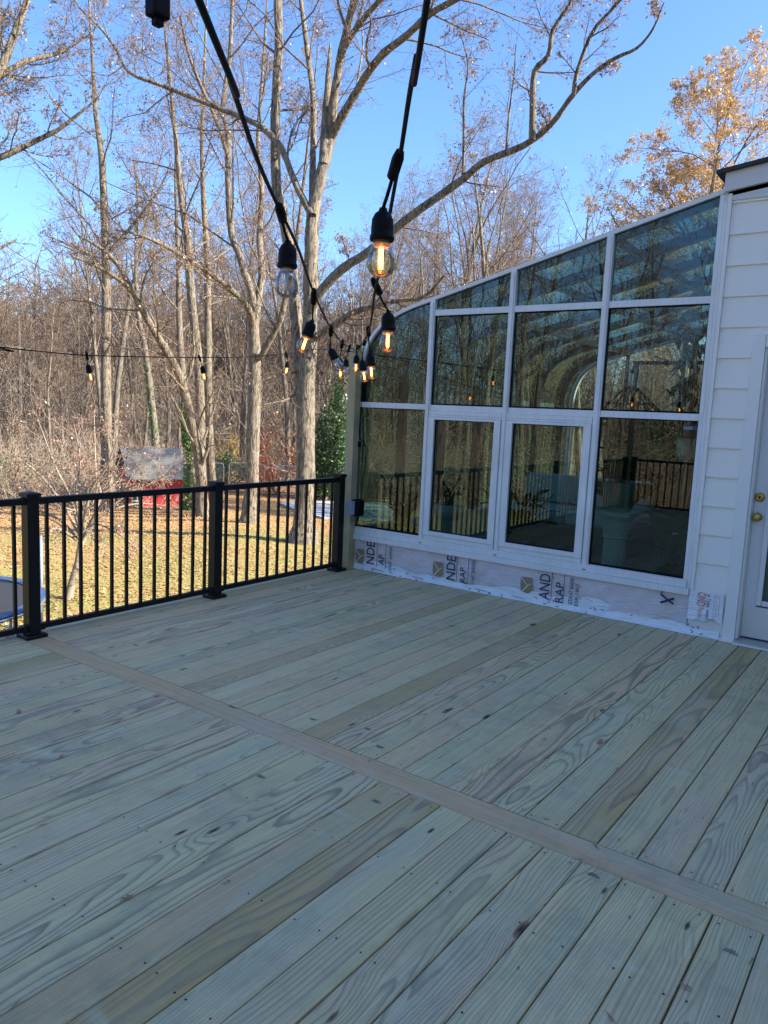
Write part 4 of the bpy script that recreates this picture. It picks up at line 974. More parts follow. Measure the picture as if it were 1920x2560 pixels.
# far wood that reads as one mass
rg = np.random.default_rng(77); tb = Tubes()
for i in range(1700):
    ya = rg.uniform(10, 70) if i % 4 else rg.uniform(125, 178); d = rg.uniform(70, 130); x, y, z = gpt(ya, d); h = rg.uniform(9, 17)*(0.75 if ya < 34 else 1.0); p = np.array([x, y, z-.2]); r = rg.uniform(.08, .2)
    le = rg.normal(size=2)*.06*h; tip = p+np.array([le[0], le[1], h]); mid = (p+tip)/2+rg.normal(size=3)*.3; tb.add(np.array([p, mid, tip]), np.array([r, r*.7, r*.15]), 4)
    for j in range(16):
        a = p+(tip-p)*rg.uniform(.25, .98); e = rg.normal(size=3); e[2] = abs(e[2])*.8+.3; e /= np.linalg.norm(e); L = h*rg.uniform(.10, .26); q = a+e*L; 
        tb.add(np.array([a, q]), np.array([r*.35, .02]), 3)
        for k_ in range(2):
            e2 = e+rg.normal(size=3)*.6; tb.add(np.array([a+(q-a)*rg.uniform(.3, .9), a+(q-a)*.8+e2*L*.5]), np.array([.03, .012]), 3)
V, Q = tb.arrays()
o = link('far_woods', mesh_np('far_woods', V, Q, M['twig'])); tag(o, 'distant bare woods that close off the view behind the yard', 'woods', kind='stuff')

# ------------------------------------------------------------------ small ornamental tree in front of the shed
D7 = 14.4
b7 = at(169, 1492, D7); b7[2] = gz(b7[0], b7[1])-.04
hub = at(196, 1400, D7); h2 = at(205, 1330, D7); l_ = []
for (a, b_, c, dd) in [((150, 1250), (80, 1170), (-10, 1115), 1.0), ((170, 1230), (140, 1170), (95, 1050), .4), ((190, 1240), (200, 1150), (185, 1060), -.3), ((225, 1230), (265, 1170), (300, 1080), -.5),
                  ((255, 1260), (330, 1215), (440, 1185), -.9), ((250, 1290), (340, 1260), (420, 1265), .2), ((150, 1300), (80, 1270), (20, 1230), .6), ((235, 1310), (290, 1330), (340, 1370), -.7), ((140, 1320), (110, 1350), (70, 1390), -.6), ((250, 1250), (240, 1180), (235, 1030), .8)]:
    l_.append((np.array([h2+(hub-h2)*rw.uniform(0, .6), at(*a, D7+dd*.5), at(*b_, D7+dd), at(*c, D7+dd*1.5)]), [.035, .026, .018, .007], 5,
               [(8, .15, .5, 1.1, .40, .5, 5, .18, .02, 4), (6, .15, .4, 1.0, .45, .6, 4, .2, -.02, 3), (4, .2, .4, .9, .5, .6, 3, .2, -.03, 3)]))
traced_tree('ornamental_tree', 'small spreading tree with dry pinkish leaves just beyond the railing', 71, b7, [([b7, at(178, 1465, D7), at(188, 1430, D7), hub, h2], [.085, .07, .066, .06, .05], 9, None)]+l_,
            None, M['twig_pale'], M['twig_pale'], M['leaf_pink'], 3400, .042, 1.2)

# ------------------------------------------------------------------ shrubs
def shrub(name, label, c, size, n, leafm, lsize, seed, stems=10, shape=1.0):
    rg = np.random.default_rng(seed); root = empty(name, (c[0], c[1], c[2])); tag(root, label, 'shrub')
    P = []
    ncl = 40
    cl = rg.normal(size=(ncl, 3)); cl /= np.linalg.norm(cl, axis=1, keepdims=True); cl *= rg.uniform(.35, 1.0, (ncl, 1))**.6
    cl[:, 2] = cl[:, 2]*.5+.5
    for k in range(ncl):
        m_ = n//ncl; q = cl[k]+rg.normal(size=(m_, 3))*.15; P.append(q)
    P = np.concatenate(P)*np.array(size); P[:, 2] = np.abs(P[:, 2]); taper = 1-.45*np.clip(P[:, 2:3]/size[2], 0, 1)*shape; P[:, :2] *= taper
    LV, LQ = leaf_quads(P, rg, lsize, .2); link('foliage', mesh_np(name+'_foliage', LV, LQ, leafm), root)
    tb = Tubes()
    for i in range(stems):
        e = P[rg.integers(len(P))]; tb.add(np.array([[rg.normal()*.05, rg.normal()*.05, -.1], e*.5+rg.normal(size=3)*.05, e]), np.array([.035, .022, .008]), 4)
    V, Q = tb.arrays(); link('stem', mesh_np(name+'_stem', V, Q, M['twig']), root); return root
def sh_at(pxx, pyy, d): g = at(pxx, pyy, d); return (g[0], g[1], float(gz(g[0], g[1])))
shrub('evergreen_shrub', 'dense green evergreen shrub between the big trunk and the wood post', sh_at(832, 1200, 44), (1.7, 1.7, 6.2), 9000, M['leaf_green'], .17, 5, 14, 1.0)
shrub('evergreen_shrub', 'low green shrub behind the wire fence left of the grey trunk', sh_at(560, 1200, 47), (2.0, 1.6, 2.2), 2600, M['leaf_green'], .14, 6)
shrub('red_shrub', 'orange red leaved shrub left of the big trunk', sh_at(694, 1150, 46), (1.9, 1.6, 3.9), 1500, M['leaf_red'], .14, 7, 10, .2)
shrub('yellow_shrub', 'yellow leaved sapling right of the shed', sh_at(566, 1180, 50), (1.1, 1.0, 3.2), 700, M['leaf_yellow'], .14, 8, 8, .3)
shrub('green_shrub', 'small green bush at the left edge of the woods', sh_at(15, 1180, 40), (1.6, 1.4, 2.4), 800, M['leaf_green'], .10, 9, 10, .3)
for i, (ya, d, s_) in enumerate([(150, 30, 4.5), (158, 34, 5.5), (143, 26, 3.2), (166, 28, 4.8)]):
    x, y, z = gpt(ya, d); r_ = shrub('evergreen_shrub', 'evergreen shrub across the yard mirrored in the sunroom glass', (x, y, z), (2.2, 2.2, s_), 3000, M['leaf_green'], .17, 40+i, 10, .8)
    r_['group'] = 'evergreen shrubs mirrored in the glass'
for i, (ya, d, s_) in enumerate([(139, 24, 2.6), (153, 22, 2.2), (162, 25, 3.0)]):
    x, y, z = gpt(ya, d); r_ = shrub('rust_shrub', 'rust brown leaved shrub across the yard mirrored in the sunroom glass', (x, y, z), (1.8, 1.8, s_), 2200, M['leaf_tan'], .13, 60+i, 10, .6)
    r_['group'] = 'rust brown shrubs mirrored in the glass'
# ivy on two trunks behind the shed
def ivy(label, pts, r, seed, n):
    rg = np.random.default_rng(seed); pts = np.array(pts); t = rg.uniform(0, 1, n)**1.3; i = np.minimum((t*(len(pts)-1)).astype(int), len(pts)-2); f = (t*(len(pts)-1)-i)[:, None]
    c = pts[i]*(1-f)+pts[i+1]*f; a = rg.uniform(0, 6.28, n); rr_ = r*(1.25-.5*t)
    P = c+np.stack([np.cos(a)*rr_, np.sin(a)*rr_, rg.normal(size=n)*.05], -1); b_ = pts[0].copy(); LV, LQ = leaf_quads(P-b_, rg, .12, .6)
    o = link('ivy', mesh_np('ivy', LV, LQ, M['leaf_ivy']), None, tuple(b_)); tag(o, label, 'ivy')
b = at(478, 1262, D3+3.5); b[2] = gz(b[0], b[1])
ivy_pts = [b]+px([(478, 1130), (470, 1070), (462, 1010)], D3+3.5)
ivy('bright green ivy climbing the trunk behind the shed roof', ivy_pts, .27, 3, 2600)
T = Tree(90); P, r = T.limb([np.array(p)-b for p in [b]+px([(479, 1130), (469, 1060), (456, 940), (448, 800), (446, 650), (440, 500), (438, 380)], D3+3.5)], [.26, .21, .19, .17, .14, .11, .07, .03], 8); T.spawn(P, r, 0, SP_T)
tm, cm = T.meshes('ivytree', M['bark_far'], M['twig'], M['leaf_tan'], 1500, .075); tree_object('ivy_tree', tm, cm, 'bare tree wrapped low in ivy right behind the shed', None, tuple(b))
b = at(392, 1240, D3+12); b[2] = gz(b[0], b[1])
ivy('thin ivy on the slim trunk behind the middle of the shed', [b]+px([(388, 1100), (377, 1000), (366, 900)], D3+12), .19, 4, 700)
T = Tree(91); P, r = T.limb([np.array(p)-b for p in [b]+px([(390, 1120), (378, 1000), (362, 870), (345, 780), (340, 650), (345, 500), (335, 400)], D3+12)], [.24, .2, .18, .16, .13, .1, .07, .03], 8); T.spawn(P, r, 0, SP_T)
tm, cm = T.meshes('ivytreeb', M['bark_far'], M['twig'], M['leaf_tan'], 1500, .075); tree_object('ivy_tree', tm, cm, 'slim bare tree with thin ivy behind the middle of the shed', None, tuple(b))

# fallen leaves over the lawn
rg = np.random.default_rng(8); n = 130000
ya = np.radians(rg.uniform(28, 82, n)); d = 8.5+36*rg.uniform(0, 1, n)**.8; X = CAM[0]+d*np.cos(ya); Y = d*np.sin(ya)
clump = np.sin(X*.9)*np.sin(Y*.7+1)+np.sin(X*2.3+Y*1.7)*.6; keep = (clump+rg.normal(size=n)*.9 > -.7) & (Y > 6.0)
X = X[keep]; Y = Y[keep]; Z = gz(X, Y)+.012+rg.uniform(0, .03, len(X))
a = rg.uniform(0, 6.28, len(X)); s = rg.uniform(.022, .045, len(X)); tx = rg.normal(size=len(X))*.35; ty = rg.normal(size=len(X))*.35
def cor(u, v):
    dx = (np.cos(a)*u-np.sin(a)*v)*s; dy = (np.sin(a)*u+np.cos(a)*v)*s; return np.stack([X+dx, Y+dy, Z+dx*tx+dy*ty], -1)
V = np.stack([cor(-1, 0), cor(0, -.6), cor(1, 0), cor(0, .6)], 1).reshape(-1, 3)
o = link('fallen_leaves', mesh_np('fallen_leaves', V, np.arange(len(V)).reshape(-1, 4), M['leaf_litter'])); tag(o, 'orange and tan fallen leaves scattered over the lawn', 'leaves', kind='stuff')

# ------------------------------------------------------------------ things in the yard
def ground_at(pxx, pyy):
    lo, hi = 6.0, 120.0
    for d in np.arange(6.0, 120.0, .1):
        q = at(pxx, pyy, d)
        if q[2] <= gz(q[0], q[1]): return q
    return q
# red shed with gambrel roof
sx, sy = at(411, 1250, 38.5)[:2]; sz = float(gz(sx, sy))
yawS = math.atan2(sy, sx-CAM[0]); alpha = R(14)
ux, uy = math.sin(yawS)*math.cos(alpha)+math.cos(yawS)*math.sin(alpha), -math.cos(yawS)*math.cos(alpha)+math.sin(yawS)*math.sin(alpha)
shed = empty('garden_shed', (sx, sy, sz), math.atan2(uy, ux)); tag(shed, 'small red shed with grey gambrel roof at the edge of the woods', 'shed')
Ls, Ws, hw, hb, hr = 3.85, 2.5, 1.50, 2.12, 2.68            # local x along the eave, -y towards the house
MB().box((-Ls/2, -Ws/2+.5, -.25), (Ls/2, Ws/2, hw)).build('wall', M['shed_red'], shed)
for i in range(12):
    x = -Ls/2+.02+i*(Ls-.04)/12; MB().box((x+.01, -Ws/2, -.2), (x+(Ls-.04)/12-.01, -Ws/2+.03, .92)).build('plank', M['shed_red'], shed)
MB().box((-Ls/2, -Ws/2+.031, -.25), (Ls/2, -Ws/2+.09, .90)).build('front_panel', M['shed_red'], shed)
for x in (-Ls/2+.05, Ls/2-.05): MB().box((x-.045, -Ws/2+.0, .93), (x+.045, -Ws/2+.09, hw)).build('corner_post', M['shed_red'], shed)
gam = [(-Ws/2, hw), (-Ws*.36, hb), (0, hr), (Ws*.36, hb), (Ws/2, hw)]
for x in (-Ls/2, Ls/2-.05): MB().prism(gam+[], 0, x, x+.05).build('gable', M['shed_dark'], shed)
ro = [(-Ws/2-.16, hw-.16), (-Ws*.36-.05, hb+.03), (0, hr+.05), (Ws*.36+.05, hb+.03), (Ws/2+.16, hw-.16)]
def slab(p, q, nm):
    for k in range(5):                                      # courses of shingle, each lapping the next
        a = np.array(p)+(np.array(q)-np.array(p))*(k/5); b_ = np.array(p)+(np.array(q)-np.array(p))*((k+1)/5+.02)
        MB().prism([(a[0], a[1]+.025), (b_[0], b_[1]+.008), (b_[0], b_[1]-.02), (a[0], a[1]-.01)], 0, -Ls/2-.18, Ls/2+.18).build(nm, M['shingle'], shed)
for p_, q_ in ((ro[0], ro[1]), (ro[1], ro[2]), (ro[4], ro[3]), (ro[3], ro[2])): slab(p_, q_, 'shingle_course')
w = MB().box((-Ls/2+.10, -Ws/2-.04, -.05), (-Ls/2+.62, -Ws/2-.005, .75)).build('window', M['trim'], shed)
for i in range(2):
    for j in range(2): MB().box((-Ls/2+.15+i*.23, -Ws/2-.05, .02+j*.36), (-Ls/2+.34+i*.23, -Ws/2-.041, .32+j*.36)).build('pane', M['dark_screen'], w)

# chain link panels
def fence_panel(x0, x1, ytop, ybot, d, label):
    a = at(x0, ybot, d); b_ = at(x1, ybot, d); a[2] = gz(a[0], a[1]); b_[2] = gz(b_[0], b_[1]); h = (ybot-ytop)*d/FPX
    L = math.hypot(b_[0]-a[0], b_[1]-a[1]); root = empty('fence_panel', tuple(a), math.atan2(b_[1]-a[1], b_[0]-a[0])); tag(root, label, 'fence', 'wire fence panels by the woods')
    root.rotation_euler = (0, -math.asin((b_[2]-a[2])/L), root.rotation_euler[2])
    rc = .18
    fr_ = [(0, 0, 0), (0, 0, h-rc), (.05, 0, h-.05), (rc, 0, h), (L-rc, 0, h), (L-.05, 0, h-.05), (L, 0, h-rc), (L, 0, 0)]
    MB().tube(fr_, .024, 6).tube([(0, 0, .08), (L, 0, .08)], .018, 6).build('frame', M['steel'], root, True)
    m_ = MB(); st = .13; n_ = int((L+h)/st)
    for i in range(n_):
        t0 = i*st
        for sg in (0, 1):
            xa, za = (t0, .08) if t0 < L else (L, .08+t0-L); k_ = min(xa, h-.08-(za-.08)); xb, zb = xa-k_, za+k_
            if sg: xa, xb = L-xa, L-xb
            if k_ > .05: m_.tube([(xa, 0, za), (xb, 0, zb)], .0035, 3, cap=False)
    o = m_.build('wire_mesh', M['steel'], root); o['kind'] = 'stuff'
fence_panel(508, 559, 1160, 1238, 44, 'wire fence panel with steel frame left of the straight grey trunk')
fence_panel(570, 659, 1160, 1240, 44.3, 'wire fence panel with steel frame behind the straight grey trunk')
fence_panel(686, 838, 1158, 1238, 44, 'long wire fence panel with steel frame behind the big trunk')
fence_panel(846, 990, 1158, 1238, 44, 'wire fence panel seen through the left sunroom glass')
# concrete pad
pp = [ground_at(*q) for q in [(700, 1262), (733, 1276), (809, 1299), (1010, 1305), (1010, 1262), (835, 1257), (715, 1258)]]
c0 = np.mean(pp, 0); m = MB(); n_ = len(pp)
m.add([(q[0]-c0[0], q[1]-c0[1], q[2]+.09-c0[2]) for q in pp]+[(q[0]-c0[0], q[1]-c0[1], q[2]-.2-c0[2]) for q in pp], [tuple(range(n_))]+[(i, (i+1) % n_, n_+(i+1) % n_, n_+i) for i in range(n_)])
o = m.build('concrete_pad', M['concrete']); o.location = tuple(c0); tag(o, 'pale grey concrete pad on the lawn right of the big trunk', 'pad')
# trampoline
tx_, ty_, tz_ = gpt(68.2, 11.6)
tr = empty('trampoline', (tx_, ty_, tz_)); tag(tr, 'round trampoline with blue pad and bare poles beyond the left railing', 'trampoline')
MB().lathe([(0.001, .745), (1.46, .745), (1.46, .735), (.001, .735)], n=32).build('mat', M['mat_black'], tr)
MB().lathe([(1.47, .765), (1.62, .770), (1.63, .755), (1.62, .735), (1.47, .735), (1.47, .765)], n=32, cap=False).build('pad', M['tarp_blue'], tr)
ring = [(1.6*math.cos(a), 1.6*math.sin(a), .71) for a in np.linspace(0, 2*math.pi, 33)]
MB().tube(ring, .025, 6, cap=False).build('rim', M['steel'], tr, True)
for k in range(6):
    a = R(-10+60*k); c_, s_ = math.cos(a), math.sin(a)
    MB().tube([(1.66*c_, 1.66*s_, -.05), (1.66*c_, 1.66*s_, 1.5)], .022, 8).build('pole', M['steel'], tr, True)
    MB().tube([(1.58*c_, 1.58*s_, .7), (1.58*c_, 1.58*s_, .02), (1.58*math.cos(a+.5), 1.58*math.sin(a+.5), .02), (1.58*math.cos(a+.5), 1.58*math.sin(a+.5), .7)], .02, 6).build('leg', M['steel'], tr)
# cut trunk, utility pole
g = ground_at(115, 1216); T = Tree(5); T.wood.add(np.array([[0, 0, -.1], [.02, 0, .25], [.02, .01, .5], [.03, .01, .78]]), np.array([.17, .125, .115, .11]), 10)
V, Q = T.wood.arrays(); o = link('tree_stump', mesh_np('tree_stump', V, Q, M['bark_far'], smooth=True), None, tuple(g)); tag(o, 'short pale cut trunk standing at the edge of the leaf litter', 'stump')
MB().lathe([(.108, .775), (.1, .79), (.001, .792)], (.03, .01, 0), 10).build('cut_face', M['post_wood'], o)
g = at(51, 1060, 58); gzv = float(gz(g[0], g[1])); top = at(53, 790, 58)[2]
up_ = empty('utility_pole', (g[0], g[1], gzv)); tag(up_, 'dark wooden utility pole among the trees at the left', 'pole')
MB().tube([(0, 0, -.2), (0, 0, (top-gzv)*.5), (0, 0, top-gzv)], [.15, .13, .11], 10).build('shaft', M['bark_far'], up_)
for k, zz in enumerate((top-gzv-2.1, top-gzv-4.2)):
    MB().box((-.9 if k == 0 else -.6, -.05, zz-.06), (.3, .05, zz+.06)).build('crossarm', M['bark_far'], up_)

# ------------------------------------------------------------------ string lights
def at_y(pxx, pyy, Y):
    d = CF*FPX+CR*(pxx-960)-CU*(pyy-1280); return CAM+d*(Y/d[1])
SOCK = MB().lathe([(.001, .052), (.006, .052), (.0075, .047), (.013, .043), (.0175, .034), (.0183, .020), (.0183, .010), (.0200, .008), (.0200, .002), (.0185, 0.0)], n=16).mesh('socket', M['black_plastic'], True)
BULB = MB().lathe([(.0150, -.001), (.0150, -.006), (.0175, -.013), (.0215, -.024), (.0232, -.034), (.0222, -.043), (.0185, -.050), (.0110, -.0555), (.001, -.0575)], n=16).mesh('glass_bulb', M['clear_glass'], True)
BASE = MB().lathe([(.0145, .001), (.0145, -.007), (.0100, -.010), (.001, -.010)], n=12).mesh('lamp_base', M['bulb_base'], True)
def fil_mesh(mat):
    return MB().tube([(-.004, .001, -.010), (-.0045, .001, -.043)], .0026, 6).tube([(.0035, -.001, -.010), (.004, -.001, -.043)], .0026, 6).mesh('filament', mat)
BULB_ON = BULB.copy(); BULB_ON.materials.clear(); BULB_ON.materials.append(M['glow_tint_glass'])
FIL_ON, FIL_OFF = fil_mesh(M['filament']), fil_mesh(M['filament_off'])
CON = MB().lathe([(.004, -.028), (.009, -.024), (.0095, .012), (.0065, .026), (.004, .028)], n=8).mesh('connector', M['black_plastic'], True)
def light_string(label, path, lights, rad=.0034):
    """path: world points; lights: (connector point, socket top, bulb end, lit)"""
    o0 = np.array(path[len(path)//2]); root = empty('light_string', tuple(o0)); tag(root, label, 'string lights', 'strings of lamp bulbs over the deck')
    MB().tube([p-o0 for p in catmull(path, 6)], rad, 7).build('cord', M['black_plastic'], root, True)
    for cp, st, be, lit in lights:
        ax = (st-be)/np.linalg.norm(st-be); q = Vector(ax).to_track_quat('Z', 'Y')
        so_ = link('socket', SOCK, root, tuple(st-ax*.052-o0)); so_.rotation_mode = 'QUATERNION'; so_.rotation_quaternion = q
        link('lamp_base', BASE, so_); link('glass_bulb', BULB_ON if lit else BULB, so_); link('filament', FIL_ON if lit else FIL_OFF, so_)
        c_ = link('connector', CON, root, tuple(cp-o0)); c_.rotation_mode = 'QUATERNION'; c_.rotation_quaternion = Vector(cp-st).to_track_quat('Z', 'Y')
        mid = (cp+st)/2+np.array([.004, .004, -.004]); MB().tube([p-o0 for p in catmull([cp, mid, st], 4)], .003, 6).build('drop_cord', M['black_plastic'], root, True)
hook = np.array([-.10, 4.436, 2.045])
A = [at(497, 0, .66), at(580, 215, .88), at(640, 390, 1.14), at(690, 505, 1.42), at(745, 620, 1.85), at(781, 723, 2.4), at(823, 813, 3.2), at(856, 858, 4.2), at(874, 868, 5.4), hook]
A = [np.array([-8.07, -1.60, 2.04]), np.array([-6.7, -.55, 1.86])]+A
def lt(c, dc, t, e, dl, lit): return (at(c[0], c[1], dc), at(t[0], t[1], dl), at(e[0], e[1], dl), lit)
light_string('string of bulbs on black cord running from top left down to the wood post', A, [
    lt((702, 532), 1.46, (720, 602), (716, 721), 1.56, False), lt((784, 741), 2.45, (781, 801), (757, 871), 2.5, True), lt((827, 827), 3.3, (825, 870), (849, 920), 3.35, False),
    lt((855, 860), 4.2, (850, 896), (851, 940), 4.25, True), lt((873, 871), 5.3, (865, 897), (866, 934), 5.3, False)])
B = [at(1068, 0, .74), at(1041, 141, .87), at(1022, 247, 1.0), at(1001, 385, 1.18), at(977, 520, 1.42), at(951, 669, 1.8), at(937, 729, 2.05), at(928, 801, 2.6), at(919, 833, 3.2), at(908, 858, 4.2), at(895, 868, 5.6), hook+np.array([.05, 0, 0])]
B = [np.array([-8.07, -1.64, 2.07]), np.array([-6.6, -.74, 1.92])]+B
light_string('string of bulbs on black cord running from top centre down to the wood post', B, [
    lt((990, 412), 1.2, (958, 520), (952, 665), 1.28, True), lt((941, 716), 2.02, (971, 777), (969, 868), 2.08, True), lt((921, 828), 3.1, (925, 882), (929, 939), 3.2, True),
    lt((911, 856), 3.9, (905, 899), (912, 951), 3.75, True), lt((899, 866), 4.9, (892, 886), (888, 944), 4.7, True), lt((893, 868), 5.8, (889, 890), (891, 920), 5.9, True)])
Cc = [np.array([-7.9, 4.40, 2.10]), at_y(-150, 850, 4.40), at_y(0, 868, 4.40), at_y(105, 879, 4.40), at_y(211, 888, 4.40), at_y(359, 892, 4.41), at_y(498, 894, 4.41), at_y(620, 892, 4.42), at_y(738, 882, 4.42), at_y(800, 873, 4.43), hook]
def lty(c, t, e, lit): return (at_y(c[0], c[1], 4.40), at_y(t[0], t[1], 4.41), at_y(e[0], e[1], 4.41), lit)
light_string('string of bulbs strung level above the railing from the left to the wood post', Cc, [lty((217, 889), (219, 911), (228, 948), True), lty((499, 895), (505, 914), (512, 950), True), lty((716, 886), (720, 903), (715, 933), True)], .0036)
wp3 = link('light_post', wp.data, None, (-8.13, -1.63, 0)); tag(wp3, 'square treated wood post on the side railing where both long strings end', 'post')
wp2 = link('light_post', wp.data, None, (-7.9, 4.4875, 0)); tag(wp2, 'square treated wood post at the far left corner of the deck', 'post')
pl = empty('cord_plug', tuple(at(394, 66, 1.15))); tag(pl, 'black plug end of a light cord hanging at the top left', 'plug')
MB().box((-.0135, -.011, .010), (.0135, .011, .085), ch=.003).build('body', M['black_plastic'], pl); MB().box((-.0065, -.006, 0), (.0065, .006, .0105), ch=.002).build('tip', M['black_plastic'], pl)
pb = Vector(pl.location); MB().tube(catmull([(0, 0, .085), (-.004, -.004, .14), (-.12, -.10, .20), (-1.6, -1.3, .10), (-8.07-pb.x, -1.66-pb.y, 2.09-pb.z)], 6), .0034, 7).build('cord', M['black_plastic'], pl, True)

# ------------------------------------------------------------------ inside the sunroom
def leafblade(mb, p, d, L, w, up=(0, 0, 1), curl=.35):
    """one broad leaf: a bent strip of quads"""
    p = np.array(p, float); d = np.array(d, float); d /= np.linalg.norm(d); side = np.cross(d, up); side /= np.linalg.norm(side)+1e-9; vs_ = []; n_ = 5
    for i in range(n_+1):
        t = i/n_; q = p+d*L*t+np.array([0, 0, -curl*L*t*t]); ww = w*math.sin(math.pi*min(1, t*.9+.08))*.5; vs_ += [q-side*ww, q+side*ww]
    mb.add(vs_, [(2*i, 2*i+1, 2*i+3, 2*i+2) for i in range(n_)])
def potted(name, label, loc, prof, potmat, seed, nl, L, w, h0, spread=.8, n=20):
    rg = np.random.default_rng(seed); root = empty(name, loc); tag(root, label, 'potted plant')
    MB().lathe(prof, n=n).build('pot', potmat, root, True)
    m_ = MB(); topz = prof[-1][1]; st_ = MB()
    for i in range(nl):
        a = rg.uniform(0, 6.28); el = rg.uniform(.2, 1.2); hh = rg.uniform(.3, 1)*h0; bx_, by_ = rg.normal(size=2)*.04*spread
        e = np.array([bx_+math.cos(a)*hh*.35*spread, by_+math.sin(a)*hh*.35*spread, topz+hh]); st_.tube([(bx_*.5, by_*.5, topz-.06), (bx_, by_, topz+hh*.5), e], .004, 4)
        leafblade(m_, e, (math.cos(a)*math.cos(el), math.sin(a)*math.cos(el), math.sin(el)), L*rg.uniform(.6, 1.2), w*rg.uniform(.7, 1.2))
    st_.build('stems', M['leaf_house'], root); o = m_.build('leaves', M['leaf_house'], root); o['kind'] = 'stuff'; return root
ped = empty('pedestal', (.62, 2.145, .031)); tag(ped, 'white fluted column pedestal inside the right sunroom window', 'pedestal')
fl = []
for zz, rr_ in ((.06, .100), (.50, .092)):
    fl.append([(rr_*(1-.05*(k % 2))*math.cos(2*math.pi*k/40), rr_*(1-.05*(k % 2))*math.sin(2*math.pi*k/40), zz) for k in range(40)])
MB().add(fl[0]+fl[1], [(k, (k+1) % 40, 40+(k+1) % 40, 40+k) for k in range(40)]).build('shaft', M['plaster'], ped)
MB().box((-.13, -.13, 0), (.13, .13, .035), ch=.004).lathe([(.12, .035), (.12, .05), (.10, .06)], n=24).build('base', M['plaster'], ped)
cap_ = MB().lathe([(.095, .50), (.108, .515), (.098, .53), (.10, .56), (.125, .60), (.108, .605), (.125, .66), (.15, .70)], n=24)
for k in range(12):
    a = k*math.pi/6; leafblade(cap_, (math.cos(a)*.10, math.sin(a)*.10, .535), (math.cos(a)*.25, math.sin(a)*.25, 1), .11, .05, (math.cos(a), math.sin(a), .2), -.05)
cap_.box((-.155, -.155, .70), (.155, .155, .735), ch=.006).build('capital', M['plaster'], ped)
potted('potted_plant', 'round beige planter on the white pedestal inside the glass', (.62, 2.145, .767), [(.10, 0), (.115, .01), (.128, .12), (.140, .245), (.132, .245), (.12, .22), (.001, .22)], M['pot_beige'], 3, 12, .34, .10, .14)
MB_ = MB().tube(catmull([(.46, 2.20, .78), (.45, 2.18, 1.0), (.45, 2.165, 1.19), (.45, 2.15, 1.215), (.45, 2.14, 1.18), (.46, 2.155, 1.0), (.46, 2.175, .79)], 5), .004, 5)
o = MB_.build('plant_tie', M['rope'], smooth=True); tag(o, 'looped pale cord in front of the beige planter', 'cord')
potted('potted_plant', 'tapered black pot with a bushy plant in the left sunroom bay', (.42, 4.20, .031), [(.10, 0), (.145, .33), (.165, .335), (.165, .37), (.148, .37), (.13, .33), (.001, .33)], M['terracotta_dark'], 5, 60, .11, .045, .52, 1.3)
potted('potted_plant', 'small grey planter with leaves by the curved glass', (1.25, 4.18, .40), [(.12, 0), (.14, .16), (.13, .16), (.001, .14)], M['plaster'], 6, 24, .14, .05, .26, 1.2)
potted('potted_plant', 'dark leaved plant in the second sunroom bay', (1.1, 3.3, .031), [(.11, 0), (.15, .26), (.14, .26), (.001, .24)], M['terracotta_dark'], 7, 26, .30, .10, .45, 1.3)
potted('potted_plant', 'leafy plant standing low behind the pedestal', (1.3, 1.85, .031), [(.11, 0), (.15, .22), (.14, .22), (.001, .2)], M['terracotta_dark'], 8, 34, .30, .11, .40, 1.5)
hp = empty('hanging_planter', (.32, 1.545, 1.255)); tag(hp, 'pale hanging planter in rope netting at the right window edge', 'planter')
MB().lathe([(.062, 0), (.078, .02), (.083, .08), (.080, .155), (.072, .155), (.068, .13), (.001, .13)], n=20).build('pot', M['plaster'], hp, True)
for k in range(4):
    a = k*math.pi/2+.5; MB().tube([(0, 0, -.03), (.066*math.cos(a), .066*math.sin(a), .0), (.085*math.cos(a), .085*math.sin(a), .155), (.012*math.cos(a), .012*math.sin(a), .62), (0, 0, .75), (0, .0, 1.55)], .0045, 5).build('rope', M['rope'], hp, True)
MB().tube([(0, 0, -.03), (.004, 0, -.12), (0, .004, -.36)], [.012, .010, .014], 6).build('tassel', M['rope'], hp, True)
m_ = MB(); rg = np.random.default_rng(9)
for i in range(60):
    a = rg.uniform(0, 6.28); leafblade(m_, (rg.normal()*.06+.02, rg.normal()*.05+.06, .35+rg.uniform(0, .75)), (math.cos(a), math.sin(a), rg.uniform(-.9, .2)), rg.uniform(.08, .17), rg.uniform(.05, .09))
o = m_.build('leaves', M['leaf_house'], hp); o['kind'] = 'stuff'
sofa = empty('garden_sofa', (3.0, 3.62, .031)); tag(sofa, 'pale cushioned sofa with dark wicker base inside the sunroom', 'sofa')
MB().box((-.4, -1.0, .02), (.4, .66, .26), ch=.02).build('base', M['wicker'], sofa)
for k in range(2): MB().box((-.40, -.98+.82*k, .27), (.36, -.98+.82*k+.80, .44), ch=.05).build('seat_cushion', M['sofa'], sofa, True)
for k in range(2): MB().box((.22, -.98+.82*k, .445), (.42, -.98+.82*k+.80, .80), ch=.06).build('back_cushion', M['sofa'], sofa, True)
MB().box((.425, -1.0, .02), (.50, .66, .74), ch=.02).build('backrest', M['wicker'], sofa)
scr = empty('slatted_screen', (4.75, 3.0, .031)); tag(scr, 'tall dark slatted screen at the far side of the sunroom', 'screen')
for k in range(12): MB().box((-.01, -.80, .05+k*.128), (.012, .80, .05+k*.128+.1275)).build('slat', M['dark_screen'], scr)
for y in (-.80, 0, .78): MB().box((.013, y-.02, 0), (.05, y+.02, 1.62)).build('stile', M['dark_screen'], scr)
rugo = MB().box((1.0, 1.75, .0315), (2.5, 2.9, .040), ch=.003).build('floor_rug', M['rug']); tag(rugo, 'terracotta rug on the sunroom floor behind the pedestal', 'rug')
tv = empty('hanging_chair', (2.2, 2.65, .031)); tag(tv, 'dark hanging egg chair inside the sunroom', 'chair')
